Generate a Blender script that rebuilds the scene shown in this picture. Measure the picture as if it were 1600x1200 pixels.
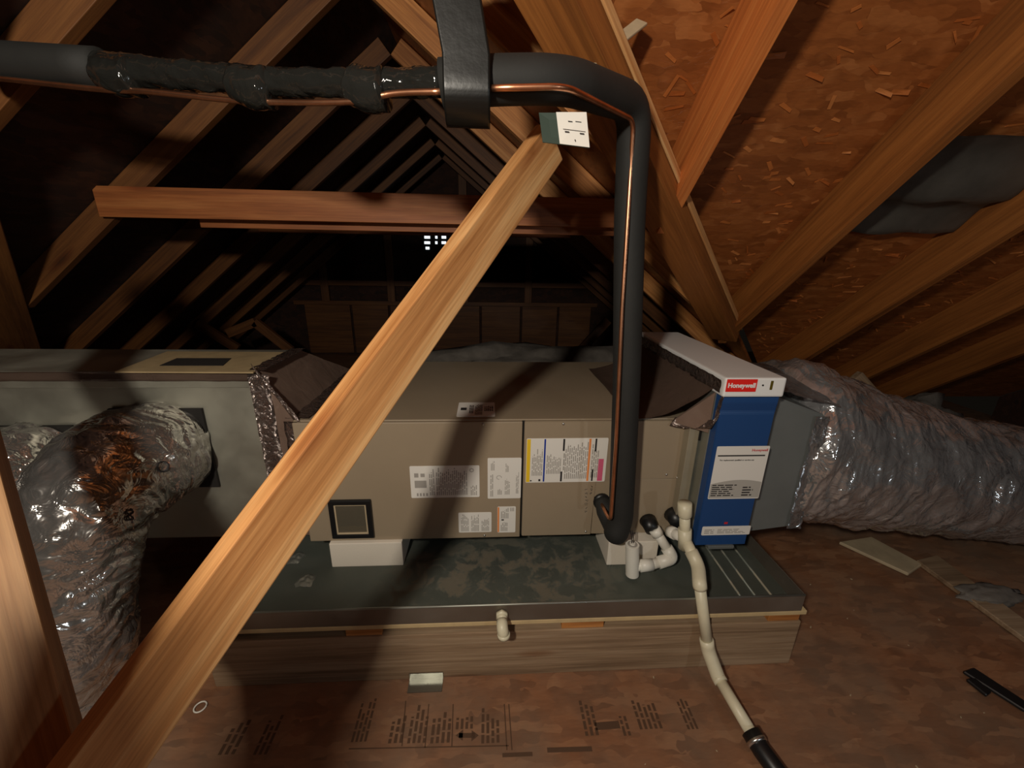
import bpy, bmesh, math, random
from mathutils import Vector, Matrix, noise
random.seed(11)
V = Vector
sc = bpy.context.scene
for o in list(bpy.data.objects):
    bpy.data.objects.remove(o, do_unlink=True)
COL = sc.collection

# ------------------------------------------------------------------ camera
FPX = 640.95
PITCH, YAW, ROLL = .3103, .0601, -.0175
CAM = V((0, -1.2162, 1.2903))
_f = V((math.sin(YAW)*math.cos(PITCH), math.cos(YAW)*math.cos(PITCH), -math.sin(PITCH)))
_r = V((math.cos(YAW), -math.sin(YAW), 0)); _d = _f.cross(_r)
_r2 = math.cos(ROLL)*_r + math.sin(ROLL)*_d
_d2 = -math.sin(ROLL)*_r + math.cos(ROLL)*_d
cam = bpy.data.cameras.new('camera')
cam.sensor_fit = 'HORIZONTAL'; cam.sensor_width = 36; cam.lens = 36*FPX/1600
cam.clip_start = .02; cam.clip_end = 60
co = bpy.data.objects.new('camera', cam); COL.objects.link(co)
m3 = Matrix((_r2, -_d2, -_f)).transposed()
co.matrix_world = Matrix.Translation(CAM) @ m3.to_4x4()
sc.camera = co

# ------------------------------------------------------------------ world, lamps, exposure
w = bpy.data.worlds.new('attic_air'); sc.world = w; w.use_nodes = True
bg = w.node_tree.nodes['Background']
bg.inputs[0].default_value = (1, .8, .6, 1); bg.inputs[1].default_value = .004
def lamp(name, loc, watts, col, r):
    l = bpy.data.lights.new(name, 'POINT'); l.energy = watts; l.color = col; l.shadow_soft_size = r
    o = bpy.data.objects.new(name, l); COL.objects.link(o); o.location = loc
    return o
lamp('attic_bulb', (-.455, -1.616, 1.71), 88, (1, .91, .78), .05)
lamp('cool_fill_light', (1.5, -2.3, 1.3), 15, (.86, .94, 1.0), .045)  # cool fill light added behind right, unseen; its source is not known
sc.view_settings.view_transform = 'Standard'
sc.view_settings.look = 'None'
sc.view_settings.gamma = 1
sc.view_settings.exposure = 0
sc.view_settings.use_curve_mapping = False
sc.cycles.max_bounces = 6; sc.cycles.diffuse_bounces = 3; sc.cycles.glossy_bounces = 3

# ------------------------------------------------------------------ helpers
def px(u, v, X=None, Y=None, Z=None):
    d = _r2*((u-800)/FPX) + _d2*((v-600)/FPX) + _f
    if X is not None: t = (X-CAM.x)/d.x
    elif Y is not None: t = (Y-CAM.y)/d.y
    else: t = (Z-CAM.z)/d.z
    return CAM + d*t
def srgb(r, g, b):
    f = lambda c: (c/255/12.92) if c/255 <= .04045 else ((c/255+.055)/1.055)**2.4
    return (f(r), f(g), f(b), 1)
W = {}
def link(o, parent=None, M=None):
    M = M or Matrix.Identity(4)
    COL.objects.link(o)
    W[o] = M
    if parent is not None:
        o.parent = parent
        o.matrix_parent_inverse = W[parent].inverted()
    o.matrix_basis = M
    return o
def tag(o, label=None, cat=None, group=None, kind=None):
    if label: o['label'] = label
    if cat: o['category'] = cat
    if group: o['group'] = group
    if kind: o['kind'] = kind
    return o
def thing(name, label, cat, loc, group=None):
    o = bpy.data.objects.new(name, None); o.empty_display_size = .05
    link(o, None, Matrix.Translation(V(loc)))
    return tag(o, label, cat, group)
def obj(name, bm, mat, parent=None, smooth=False, M=None, keep=False):
    """bm in world coordinates (M None) -> re-centred; or in local coordinates with matrix M"""
    bmesh.ops.recalc_face_normals(bm, faces=bm.faces[:])
    if M is None and not keep:
        if bm.verts:
            lo = V([min(v.co[i] for v in bm.verts) for i in range(3)])
            hi = V([max(v.co[i] for v in bm.verts) for i in range(3)])
            c = (lo+hi)/2
            bmesh.ops.translate(bm, verts=bm.verts[:], vec=-c)
            M = Matrix.Translation(c)
    me = bpy.data.meshes.new(name); bm.to_mesh(me); bm.free()
    mats = mat if isinstance(mat, (list, tuple)) else [mat]
    for m_ in mats: me.materials.append(m_)
    if smooth:
        for p in me.polygons: p.use_smooth = True
    o = bpy.data.objects.new(name, me)
    return link(o, parent, M)
def frame(x, y):
    """matrix with local X along x, local Y close to y"""
    x = V(x).normalized(); z = x.cross(V(y)).normalized(); y = z.cross(x)
    return Matrix((x, y, z)).transposed()
def addbox(bm, lo, hi, bev=0):
    lo, hi = V(lo), V(hi); c = (lo+hi)/2; s = hi-lo
    r = bmesh.ops.create_cube(bm, size=1, matrix=Matrix.Translation(c) @ Matrix.Diagonal((abs(s.x), abs(s.y), abs(s.z), 1)))
    if bev:
        es = list({e for v in r['verts'] for e in v.link_edges})
        bmesh.ops.bevel(bm, geom=es, offset=bev, segments=2, affect='EDGES', profile=.6)
def box(name, lo, hi, mat, parent=None, bev=0):
    bm = bmesh.new(); addbox(bm, lo, hi, bev)
    return obj(name, bm, mat, parent)
def board(name, p0, p1, ydim, zdim, yaxis, mat, parent=None, bev=.002, wob=0):
    """lumber: centre line p0-p1, grain along local X, ydim along yaxis, zdim across"""
    p0, p1 = V(p0), V(p1); L = (p1-p0).length
    M = Matrix.Translation((p0+p1)/2) @ frame(p1-p0, yaxis).to_4x4()
    bm = bmesh.new()
    addbox(bm, (-L/2, -ydim/2, -zdim/2), (L/2, ydim/2, zdim/2), bev)
    return obj(name, bm, mat, parent, M=M)
def prism(bm, poly, off):
    """poly list of Vectors, extruded by vector off"""
    a = [bm.verts.new(p) for p in poly]; b = [bm.verts.new(V(p)+V(off)) for p in poly]
    n = len(poly); bm.faces.new(a); bm.faces.new(b[::-1])
    for i in range(n): bm.faces.new((a[i], b[i], b[(i+1) % n], a[(i+1) % n]))
def smooth_path(pts, n=8):
    pts = [V(p) for p in pts]; out = []
    P = [pts[0]*2-pts[1]] + pts + [pts[-1]*2-pts[-2]]
    for i in range(1, len(P)-2):
        a, b, c, d = P[i-1], P[i], P[i+1], P[i+2]
        for k in range(n):
            t = k/n
            out.append(.5*((2*b)+(c-a)*t+(2*a-5*b+4*c-d)*t*t+(3*b-a-3*c+d)*t**3))
    out.append(pts[-1]); return out
def fillet(pts, r, n=6):
    """polyline with rounded corners"""
    pts = [V(p) for p in pts]; out = [pts[0]]
    for i in range(1, len(pts)-1):
        a, b, c = pts[i-1], pts[i], pts[i+1]
        rr = min(r, (a-b).length*.49, (c-b).length*.49)
        s = b+(a-b).normalized()*rr; e = b+(c-b).normalized()*rr
        for k in range(n+1):
            t = k/n; out.append(s*(1-t)**2+b*2*t*(1-t)+e*t*t)
    out.append(pts[-1]); return out
def tube(bm, path, r, seg=16, caps=True, disp=None, ell=None):
    path = [V(p) for p in path]; n = len(path)
    up = None; rings = []; s = 0
    for i, p in enumerate(path):
        t = (path[min(i+1, n-1)]-path[max(i-1, 0)]).normalized()
        if up is None:
            up = V((0, 0, 1)) if abs(t.z) < .9 else V((0, -1, 0))
        up = (up-t*up.dot(t)).normalized(); sd = t.cross(up)
        if i: s += (p-path[i-1]).length
        rr = r(i/(n-1)) if callable(r) else r
        ring = []
        for k in range(seg):
            a = 2*math.pi*k/seg
            q = rr+(disp(s, a, p) if disp else 0)
            ring.append(bm.verts.new(p+(up*math.cos(a)+sd*math.sin(a))*q))
        rings.append(ring)
    for i in range(n-1):
        for k in range(seg):
            bm.faces.new((rings[i][k], rings[i][(k+1) % seg], rings[i+1][(k+1) % seg], rings[i+1][k]))
    if caps:
        bm.faces.new(rings[0][::-1]); bm.faces.new(rings[-1])
def rod(name, path, r, mat, parent=None, seg=16, **k):
    bm = bmesh.new(); tube(bm, path, r, seg, **k)
    return obj(name, bm, mat, parent, smooth=True)
def autosmooth(o, ang=.6):
    me = o.data
    for p in me.polygons: p.use_smooth = True
    bm = bmesh.new(); bm.from_mesh(me)
    for e in bm.edges:
        if len(e.link_faces) == 2 and e.calc_face_angle(0) > ang: e.smooth = False
    bm.to_mesh(me); bm.free()
    return o
def text(name, body, org, ux, uy, size, mat, parent=None, align='CENTER', bold=0, lift=.0006, sx=1):
    cu = bpy.data.curves.new(name, 'FONT'); cu.body = body; cu.size = size; cu.align_x = align; cu.align_y = 'CENTER'
    cu.extrude = .0002; cu.offset = bold; cu.resolution_u = 3
    t = bpy.data.objects.new(name, cu); COL.objects.link(t)
    dg = bpy.context.evaluated_depsgraph_get()
    me = bpy.data.meshes.new_from_object(t.evaluated_get(dg)); me.name = name
    bpy.data.objects.remove(t, do_unlink=True); bpy.data.curves.remove(cu)
    me.materials.clear(); me.materials.append(mat)
    ux = V(ux).normalized(); uy = V(uy).normalized(); nz = ux.cross(uy).normalized()
    M = Matrix.Translation(V(org)+nz*lift) @ Matrix((ux*sx, uy, nz)).transposed().to_4x4()
    me.transform(M)
    c = V(org)
    me.transform(Matrix.Translation(-c))
    o = bpy.data.objects.new(name, me)
    return link(o, parent, Matrix.Translation(c))
def quad(bm, o, ux, uy, x0, y0, x1, y1, lift):
    nz = ux.cross(uy).normalized()
    vs = [bm.verts.new(o+ux*a+uy*b+nz*lift) for a, b in ((x0, y0), (x1, y0), (x1, y1), (x0, y1))]
    bm.faces.new(vs)
def plate(name, o, ux, uy, w, h, mat, parent, th=.0008, r=.004):
    """rounded sheet lying on a surface: o = lower left corner, normal ux x uy"""
    nz = ux.cross(uy).normalized(); pts = []
    for cx, cy, a0 in ((w-r, r, -90), (w-r, h-r, 0), (r, h-r, 90), (r, r, 180)):
        for k in range(4):
            a = math.radians(a0+k*30); pts.append(o+ux*(cx+r*math.cos(a))+uy*(cy+r*math.sin(a)))
    bm = bmesh.new(); prism(bm, pts, nz*th)
    return obj(name, bm, mat, parent)
def lines(bm, o, ux, uy, x0, y0, x1, y1, n, lift=.0012, fill=.55, rag=.4, words=True):
    """rows of small print between two corners, rows stacked along uy"""
    ph = (y1-y0)/n
    for i in range(n):
        y = y0+ph*i; e = x1-(x1-x0)*random.random()*rag; x = x0
        while x < e:
            L = random.uniform(.012, .03) if words else e-x
            quad(bm, o, ux, uy, x, y, min(x+L, e), y+ph*fill, lift)
            x += L+.004

# ------------------------------------------------------------------ materials
MATS = {}
def nodes(name):
    m = bpy.data.materials.new(name); m.use_nodes = True
    nt = m.node_tree; b = nt.nodes['Principled BSDF']
    return m, nt, b
def N(nt, t, **k):
    n = nt.nodes.new(t)
    for a, v in k.items(): setattr(n, a, v)
    return n
def ramp(nt, src, stops):
    r = N(nt, 'ShaderNodeValToRGB'); e = r.color_ramp.elements
    while len(e) < len(stops): e.new(.5)
    for i, (p, c) in enumerate(stops): e[i].position = p; e[i].color = c
    nt.links.new(src, r.inputs[0]); return r.outputs[0]
def coords(nt, scale, loc=(0, 0, 0), rot=(0, 0, 0), what='Object', rnd=True):
    tc = N(nt, 'ShaderNodeTexCoord'); mp = N(nt, 'ShaderNodeMapping')
    mp.inputs['Scale'].default_value = scale; mp.inputs['Location'].default_value = loc; mp.inputs['Rotation'].default_value = rot
    src = tc.outputs[what]
    if rnd:
        oi = N(nt, 'ShaderNodeObjectInfo'); ad = N(nt, 'ShaderNodeVectorMath', operation='MULTIPLY_ADD')
        cb = N(nt, 'ShaderNodeCombineXYZ')
        for i in range(3): nt.links.new(oi.outputs['Random'], cb.inputs[i])
        nt.links.new(cb.outputs[0], ad.inputs[0]); ad.inputs[1].default_value = (7.3, 3.1, 5.7)
        nt.links.new(src, ad.inputs[2]); src = ad.outputs[0]
    nt.links.new(src, mp.inputs[0]); return mp.outputs[0]
def noise_tex(nt, vec, scale, detail=4, rough=.55, dist=0):
    n = N(nt, 'ShaderNodeTexNoise'); n.inputs['Scale'].default_value = scale; n.inputs['Detail'].default_value = detail
    n.inputs['Roughness'].default_value = rough; n.inputs['Distortion'].default_value = dist
    nt.links.new(vec, n.inputs['Vector']); return n.outputs['Fac']
def bump(nt, b, src, strength, dist=.002, prev=None):
    bp = N(nt, 'ShaderNodeBump'); bp.inputs['Strength'].default_value = strength; bp.inputs['Distance'].default_value = dist
    nt.links.new(src, bp.inputs['Height'])
    if prev: nt.links.new(prev, bp.inputs['Normal'])
    nt.links.new(bp.outputs[0], b.inputs['Normal']); return bp.outputs[0]
def mixc(nt, fac, a, b, mode='MIX'):
    m = N(nt, 'ShaderNodeMix', data_type='RGBA', blend_type=mode)
    if isinstance(fac, (int, float)): m.inputs[0].default_value = fac
    else: nt.links.new(fac, m.inputs[0])
    for i, s in ((6, a), (7, b)):
        if isinstance(s, tuple): m.inputs[i].default_value = s
        else: nt.links.new(s, m.inputs[i])
    return m.outputs[2]
def wood(name, dark, mid, light, rough=.6, knots=True, ring=1.0):
    m, nt, b = nodes(name)
    g = noise_tex(nt, coords(nt, (.8, 11*ring, 11*ring)), 1.5, 3, .5, .6)
    g2 = noise_tex(nt, coords(nt, (1.4, 60*ring, 60*ring)), 1.5, 4, .6, .3)
    ad = N(nt, 'ShaderNodeMath', operation='MULTIPLY_ADD'); nt.links.new(g, ad.inputs[0]); ad.inputs[1].default_value = .55
    mm = N(nt, 'ShaderNodeMath', operation='MULTIPLY'); nt.links.new(g2, mm.inputs[0]); mm.inputs[1].default_value = .45
    nt.links.new(mm.outputs[0], ad.inputs[2])
    c = ramp(nt, ad.outputs[0], [(.36, dark), (.5, mid), (.63, light)])
    f = noise_tex(nt, coords(nt, (6, 160, 160)), 1.5, 3, .6)
    c = mixc(nt, .35, c, ramp(nt, f, [(.3, (.35, .35, .35, 1)), (.65, (1, 1, 1, 1))]), 'MULTIPLY')
    if knots:
        vo = N(nt, 'ShaderNodeTexVoronoi'); vo.inputs['Scale'].default_value = 1
        nt.links.new(coords(nt, (1.5, 7, 7)), vo.inputs['Vector'])
        k = ramp(nt, vo.outputs['Distance'], [(.03, (.2, .1, .05, 1)), (.08, (.6, .4, .28, 1)), (.14, (1, 1, 1, 1))])
        c = mixc(nt, .7, c, k, 'MULTIPLY')
    nt.links.new(c, b.inputs['Base Color']); b.inputs['Roughness'].default_value = rough
    bump(nt, b, f, .25, .001)
    return m
def osb(name, cols, scale=1, rough=.55, grime=0, bstr=.6):
    m, nt, b = nodes(name)
    out = None; h = None
    for i, (ang, off) in enumerate(((.35, 0), (1.45, 3.7), (2.4, 8.1))):
        vo = N(nt, 'ShaderNodeTexVoronoi'); vo.inputs['Scale'].default_value = 1; vo.inputs['Randomness'].default_value = 1
        wn_ = N(nt, 'ShaderNodeTexNoise'); wn_.inputs['Scale'].default_value = 22; wn_.inputs['Detail'].default_value = 1
        nt.links.new(coords(nt, (1, 1, 1), (off, 0, 0), rnd=False), wn_.inputs['Vector'])
        wa = N(nt, 'ShaderNodeVectorMath', operation='MULTIPLY_ADD'); nt.links.new(wn_.outputs['Color'], wa.inputs[0]); wa.inputs[1].default_value = (.9, 1.3, 0)
        nt.links.new(coords(nt, (13*scale, 52*scale, 20), (off, off, 0), (0, 0, ang), rnd=False), wa.inputs[2]); nt.links.new(wa.outputs[0], vo.inputs['Vector'])
        s = N(nt, 'ShaderNodeSeparateColor'); nt.links.new(vo.outputs['Color'], s.inputs[0])
        c = ramp(nt, s.outputs[0], [(0, cols[0]), (.35, cols[1]), (.7, cols[2]), (1, cols[3])])
        if out is None: out = c; h = s.outputs[1]
        else:
            nm = noise_tex(nt, coords(nt, (1, 1, 1), (off*3, 0, 0), rnd=False), 9*scale, 2)
            f = ramp(nt, nm, [(.44, (0, 0, 0, 1)), (.56, (1, 1, 1, 1))])
            out = mixc(nt, f, out, c)
            mh = N(nt, 'ShaderNodeMix', data_type='FLOAT'); nt.links.new(f, mh.inputs[0]); nt.links.new(h, mh.inputs[2]); nt.links.new(s.outputs[1], mh.inputs[3]); h = mh.outputs[0]
    fine = noise_tex(nt, coords(nt, (40, 160, 60), rnd=False), 1, 3)
    out = mixc(nt, .3, out, ramp(nt, fine, [(.3, (.5, .45, .4, 1)), (.7, (1, 1, 1, 1))]), 'MULTIPLY')
    if grime:
        gn = noise_tex(nt, coords(nt, (1, 1, 1), rnd=False), 2.2, 6, .65)
        out = mixc(nt, ramp(nt, gn, [(.35, (0, 0, 0, 1)), (.7, (grime, grime, grime, 1))]), out, srgb(118, 104, 88))
    nt.links.new(out, b.inputs['Base Color']); b.inputs['Roughness'].default_value = rough
    pv = bump(nt, b, h, bstr, .004)
    bump(nt, b, fine, .2, .001, pv)
    return m
def plain(name, col, rough=.5, metal=0, nscale=0, namp=.15, bstr=0, bscale=60, coat=0, spec=None):
    m, nt, b = nodes(name)
    b.inputs['Base Color'].default_value = col; b.inputs['Roughness'].default_value = rough; b.inputs['Metallic'].default_value = metal
    if coat: b.inputs['Coat Weight'].default_value = coat
    if spec is not None: b.inputs['Specular IOR Level'].default_value = spec
    if nscale:
        n = noise_tex(nt, coords(nt, (1, 1, 1)), nscale, 5, .6)
        lo = tuple(c*(1-namp) for c in col[:3])+(1,); hi = tuple(min(1, c*(1+namp)) for c in col[:3])+(1,)
        nt.links.new(ramp(nt, n, [(.3, lo), (.7, hi)]), b.inputs['Base Color'])
    if bstr:
        bump(nt, b, noise_tex(nt, coords(nt, (1, 1, 1)), bscale, 4), bstr, .003)
    return m
def foil(name, col=(.66, .64, .61, 1), rough=(.09, .26), cscale=15, bstr=.85, metal=.88, dirt=.3):
    m, nt, b = nodes(name)
    v = coords(nt, (1, 1, 1))
    n1 = noise_tex(nt, v, cscale, 3, .55, 1.5)
    vo = N(nt, 'ShaderNodeTexVoronoi', feature='DISTANCE_TO_EDGE'); vo.inputs['Scale'].default_value = cscale*.7
    wv = N(nt, 'ShaderNodeVectorMath', operation='ADD'); nt.links.new(v, wv.inputs[0])
    nn = N(nt, 'ShaderNodeTexNoise'); nn.inputs['Scale'].default_value = 9; nt.links.new(v, nn.inputs['Vector'])
    sc_ = N(nt, 'ShaderNodeVectorMath', operation='SCALE'); nt.links.new(nn.outputs['Color'], sc_.inputs[0]); sc_.inputs['Scale'].default_value = .12
    nt.links.new(sc_.outputs[0], wv.inputs[1]); nt.links.new(wv.outputs[0], vo.inputs['Vector'])
    d = noise_tex(nt, v, 4, 4)
    c = ramp(nt, d, [(.3, tuple(x*(1-dirt) for x in col[:3])+(1,)), (.7, col)])
    nt.links.new(c, b.inputs['Base Color']); b.inputs['Metallic'].default_value = metal
    r = ramp(nt, n1, [(.3, (rough[0],)*3+(1,)), (.7, (rough[1],)*3+(1,))]); nt.links.new(r, b.inputs['Roughness'])
    p = bump(nt, b, n1, bstr, .011)
    bump(nt, b, vo.outputs['Distance'], bstr*.6, .009, p)
    return m
STAINC = (.07, 1.95, 0)
def galv(name, col, rough=.42, stain=0, metal=.75):
    m, nt, b = nodes(name)
    v = coords(nt, (1, 1, 1))
    n = noise_tex(nt, v, 3, 5, .6)
    c = ramp(nt, n, [(.3, tuple(x*.75 for x in col[:3])+(1,)), (.7, col)])
    r = ramp(nt, noise_tex(nt, v, 6, 4), [(.3, (rough*.75,)*3+(1,)), (.7, (rough*1.3,)*3+(1,))])
    b.inputs['Metallic'].default_value = metal
    if stain:
        s = ramp(nt, noise_tex(nt, v, 13, 6, .66, .6), [(.48, (0, 0, 0, 1)), (.54, (stain,)*3+(1,))])
        # dried water marks: blotches gathered around one spot of the sheet
        gd = N(nt, 'ShaderNodeTexGradient', gradient_type='SPHERICAL'); nt.links.new(coords(nt, (2.2, 4.5, 1), STAINC, rnd=False), gd.inputs[0])
        sp = N(nt, 'ShaderNodeMath', operation='MULTIPLY'); nt.links.new(s, sp.inputs[0]); nt.links.new(ramp(nt, gd.outputs['Fac'], [(.0, (0.06,)*3+(1,)), (.5, (1, 1, 1, 1))]), sp.inputs[1]); s = sp.outputs[0]
        c = mixc(nt, s, c, srgb(150, 140, 120))
        mm = N(nt, 'ShaderNodeMath', operation='MULTIPLY_ADD'); nt.links.new(s, mm.inputs[0]); mm.inputs[1].default_value = -.7; mm.inputs[2].default_value = metal
        nt.links.new(mm.outputs[0], b.inputs['Metallic'])
        rr = N(nt, 'ShaderNodeMath', operation='ADD'); nt.links.new(r, rr.inputs[0]); nt.links.new(s, rr.inputs[1]); rr.use_clamp = True
        r = rr.outputs[0]
    nt.links.new(c, b.inputs['Base Color']); nt.links.new(r, b.inputs['Roughness'])
    bump(nt, b, noise_tex(nt, v, 7, 2), .12, .01)
    return m

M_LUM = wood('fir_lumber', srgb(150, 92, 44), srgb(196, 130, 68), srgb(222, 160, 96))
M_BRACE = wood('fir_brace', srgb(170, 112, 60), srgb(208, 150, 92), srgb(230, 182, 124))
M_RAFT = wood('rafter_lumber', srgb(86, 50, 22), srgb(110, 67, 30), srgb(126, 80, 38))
M_JACK = wood('jack_lumber', srgb(160, 86, 36), srgb(194, 110, 50), srgb(208, 128, 64), knots=True)
M_OLD = wood('aged_pallet', srgb(124, 100, 76), srgb(154, 128, 100), srgb(172, 148, 120))
M_TIE = wood('tie_lumber', srgb(132, 74, 34), srgb(162, 94, 46), srgb(178, 112, 60))
M_BROWN_DIM = wood('brown_dimmed_lumber', srgb(124, 72, 28), srgb(150, 90, 38), srgb(164, 102, 46))  # browner wood; on the jacks, light falloff is put into its colour
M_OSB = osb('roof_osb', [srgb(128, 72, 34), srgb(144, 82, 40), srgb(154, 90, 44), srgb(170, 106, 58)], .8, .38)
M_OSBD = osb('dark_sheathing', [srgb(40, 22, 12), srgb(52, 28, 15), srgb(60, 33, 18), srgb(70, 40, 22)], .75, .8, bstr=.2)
M_FLOOR = osb('floor_osb', [srgb(116, 76, 50), srgb(134, 88, 58), srgb(146, 98, 66), srgb(160, 114, 80)], .7, .6, grime=.7, bstr=.3)
M_FLAKE = [plain('flake_%d' % i, srgb(*c), .4, nscale=30) for i, c in enumerate(((172, 100, 48), (158, 86, 38), (186, 116, 62)))]
M_PAINT = plain('taupe_paint', srgb(150, 134, 112), .42, nscale=3, namp=.05, bstr=.05, bscale=300)
M_DARKGAP = plain('gap_black', srgb(24, 21, 18), .8)
M_GALV = galv('galvanized', srgb(172, 174, 164), .42)
M_PLEN = galv('plenum_metal', srgb(176, 174, 160), .5)
M_PAN = galv('pan_metal', srgb(126, 132, 122), .4, stain=.8, metal=.2)
M_LIP = galv('pan_lip_metal', srgb(140, 130, 118), .5)
M_GREY = plain('grey_sheet', srgb(120, 124, 122), .5, .35, nscale=4, namp=.1)
M_FOIL = foil('duct_foil')
M_FOILR = foil('duct_foil_grey', (.76, .77, .78, 1), (.07, .24), 13, 1.0, metal=.8)
M_TAPE = foil('foil_tape', (.6, .5, .46, 1), (.15, .35), 40, .7)
M_TAPEB = foil('brown_foil', (.25, .17, .13, 1), (.25, .5), 10, .25, metal=.25)
M_BLACK = plain('black_foam', srgb(31, 31, 29), .75, nscale=14, namp=.12, bstr=.1, bscale=120)
M_BTAPE = foil('black_tape', (.018, .018, .016, 1), (.05, .16), 13, .55, metal=0)
M_BPLAS = plain('black_plastic', srgb(22, 22, 23), .4)
M_STRAP = plain('black_strap', srgb(15, 15, 13), .36, bstr=.25, bscale=30)
M_COPPER = plain('copper', (.75, .36, .2, 1), .35, 1, nscale=20, namp=.2)
M_PVC = plain('white_pvc', srgb(226, 222, 210), .4, nscale=12, namp=.05)
M_PVCD = plain('cream_pvc', srgb(214, 206, 178), .42, nscale=12, namp=.08)
M_FOAM = plain('white_foam', srgb(222, 212, 196), .8, bstr=.2, bscale=200)
M_BLUE = plain('blue_door', srgb(30, 68, 120), .4)
M_WHITE = plain('white_plastic', srgb(232, 232, 230), .4)
M_RED = plain('red_badge', srgb(226, 36, 26), .4)
M_LABEL = plain('label_paper', srgb(226, 222, 214), .5)
M_LABELG = plain('label_grey', srgb(176, 172, 164), .5)
M_INK = plain('ink_grey', srgb(158, 153, 146), .6)
M_INKD = plain('ink_dark', srgb(38, 36, 38), .6)
M_INKF = plain('stamp_ink', srgb(82, 58, 40), .7)
M_YEL = plain('yellow_ink', srgb(236, 196, 40), .5)
M_ORG = plain('orange_ink', srgb(236, 142, 76), .5)
M_BLU2 = plain('blue_ink', srgb(28, 56, 150), .5)
M_PINK = plain('pink_ink', srgb(212, 96, 128), .5)
M_REDI = plain('red_ink', srgb(196, 40, 50), .5)
M_SCREW = plain('zinc_screw', (.7, .7, .68, 1), .3, 1)
M_TAN = plain('tan_ductboard', srgb(196, 172, 128), .7, nscale=20, namp=.1)
M_INSUL = plain('grey_insulation', srgb(108, 102, 95), .95, nscale=10, namp=.3, bstr=.8, bscale=40)
M_GREENC = plain('dark_green_card', srgb(56, 70, 62), .5)
M_SCRAP = plain('scrap_board', srgb(176, 158, 128), .7, nscale=12, namp=.15)
M_GLASS, _nt, _b = nodes('window_glass')
_b.inputs['Base Color'].default_value = srgb(120, 112, 96); _b.inputs['Roughness'].default_value = .12; _b.inputs['Transmission Weight'].default_value = .5
M_DAY, _nt, _b = nodes('daylight')
_b.inputs['Emission Color'].default_value = (.85, .93, 1, 1); _b.inputs['Emission Strength'].default_value = 1.6; _b.inputs['Base Color'].default_value = (0, 0, 0, 1)

X_, Y_, Z_ = V((1, 0, 0)), V((0, 1, 0)), V((0, 0, 1))

# ------------------------------------------------------------------ setting
# wing roof (ridge runs away from the camera) and main roof falling away behind the unit; "low" = underside of rafters
RX, RZ = -.494, 2.235
wl = lambda x: 2.63+.8*x          # left wing slope, underside of the rafters
wr = lambda x: 1.84-.8*x          # right wing slope
mz = lambda y: 1.541-.85*y        # main slope
vy = lambda z: (1.541-z)/.85
GAB = 4.1
def struct(o): o['kind'] = 'structure'; return o
bm = bmesh.new(); addbox(bm, (-5.2, -6, -.05), (4.4, GAB+.2, 0)); FLOOR = struct(obj('floor', bm, M_FLOOR))
OFF = .205; TH = .015
def sheet(name, poly, mat, off=OFF):
    bm = bmesh.new(); prism(bm, [V(p)+Z_*off for p in poly], Z_*TH)
    return struct(obj(name, bm, mat))
RY = vy(RZ)                       # where the wing ridge dies into the main roof
xr0 = 1.84/.8; xl0 = -2.63/.8
yv = lambda x: vy(wr(x)); yl = lambda x: vy(wl(x))
# main slope is built in its own plane frame so the strand pattern lies in the sheet
def slope_sheet(name, poly, mat, udir, off=OFF):
    poly = [V(p)+Z_*off for p in poly]
    u = V(udir).normalized(); n = (poly[1]-poly[0]).cross(poly[2]-poly[0]).normalized()
    if n.z < 0: n = -n
    v = n.cross(u); Mx = Matrix((u, v, n)).transposed().to_4x4(); Mx.translation = poly[0]
    inv = Mx.inverted(); bm = bmesh.new(); prism(bm, [inv @ p for p in poly], V((0, 0, TH)))
    return struct(obj(name, bm, mat, M=Mx))
YT = -2.3
CEIL_R = slope_sheet('ceiling_right', [(RX, RY, RZ), (xr0, vy(0), 0), (4.3, vy(0), 0), (4.3, YT, mz(YT)), (RX, YT, mz(YT))], M_OSB, X_)
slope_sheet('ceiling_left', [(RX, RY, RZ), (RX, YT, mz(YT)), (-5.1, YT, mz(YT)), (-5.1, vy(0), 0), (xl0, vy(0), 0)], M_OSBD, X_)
CEIL_WR = slope_sheet('ceiling_wing_right', [(RX, RY, RZ), (RX, GAB, RZ), (xr0, GAB, 0), (xr0, vy(0), 0)], M_OSB, Y_, .122)
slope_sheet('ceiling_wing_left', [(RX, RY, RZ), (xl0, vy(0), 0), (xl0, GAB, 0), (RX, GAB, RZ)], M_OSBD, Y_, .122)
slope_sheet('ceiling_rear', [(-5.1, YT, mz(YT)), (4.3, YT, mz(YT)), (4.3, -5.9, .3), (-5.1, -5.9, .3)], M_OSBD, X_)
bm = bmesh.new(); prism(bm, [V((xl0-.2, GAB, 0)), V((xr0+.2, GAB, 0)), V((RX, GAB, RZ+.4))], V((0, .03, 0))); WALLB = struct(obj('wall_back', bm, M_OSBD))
for nm, x in (('wall_left', -5.1), ('wall_right', 4.3)):
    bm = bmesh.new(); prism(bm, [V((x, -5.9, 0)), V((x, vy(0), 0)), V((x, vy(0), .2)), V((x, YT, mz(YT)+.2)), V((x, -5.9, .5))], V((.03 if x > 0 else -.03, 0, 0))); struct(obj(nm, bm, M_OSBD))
bm = bmesh.new(); addbox(bm, (-5.1, -5.95, 0), (4.3, -5.9, .6)); struct(obj('wall_rear', bm, M_OSBD))

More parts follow.
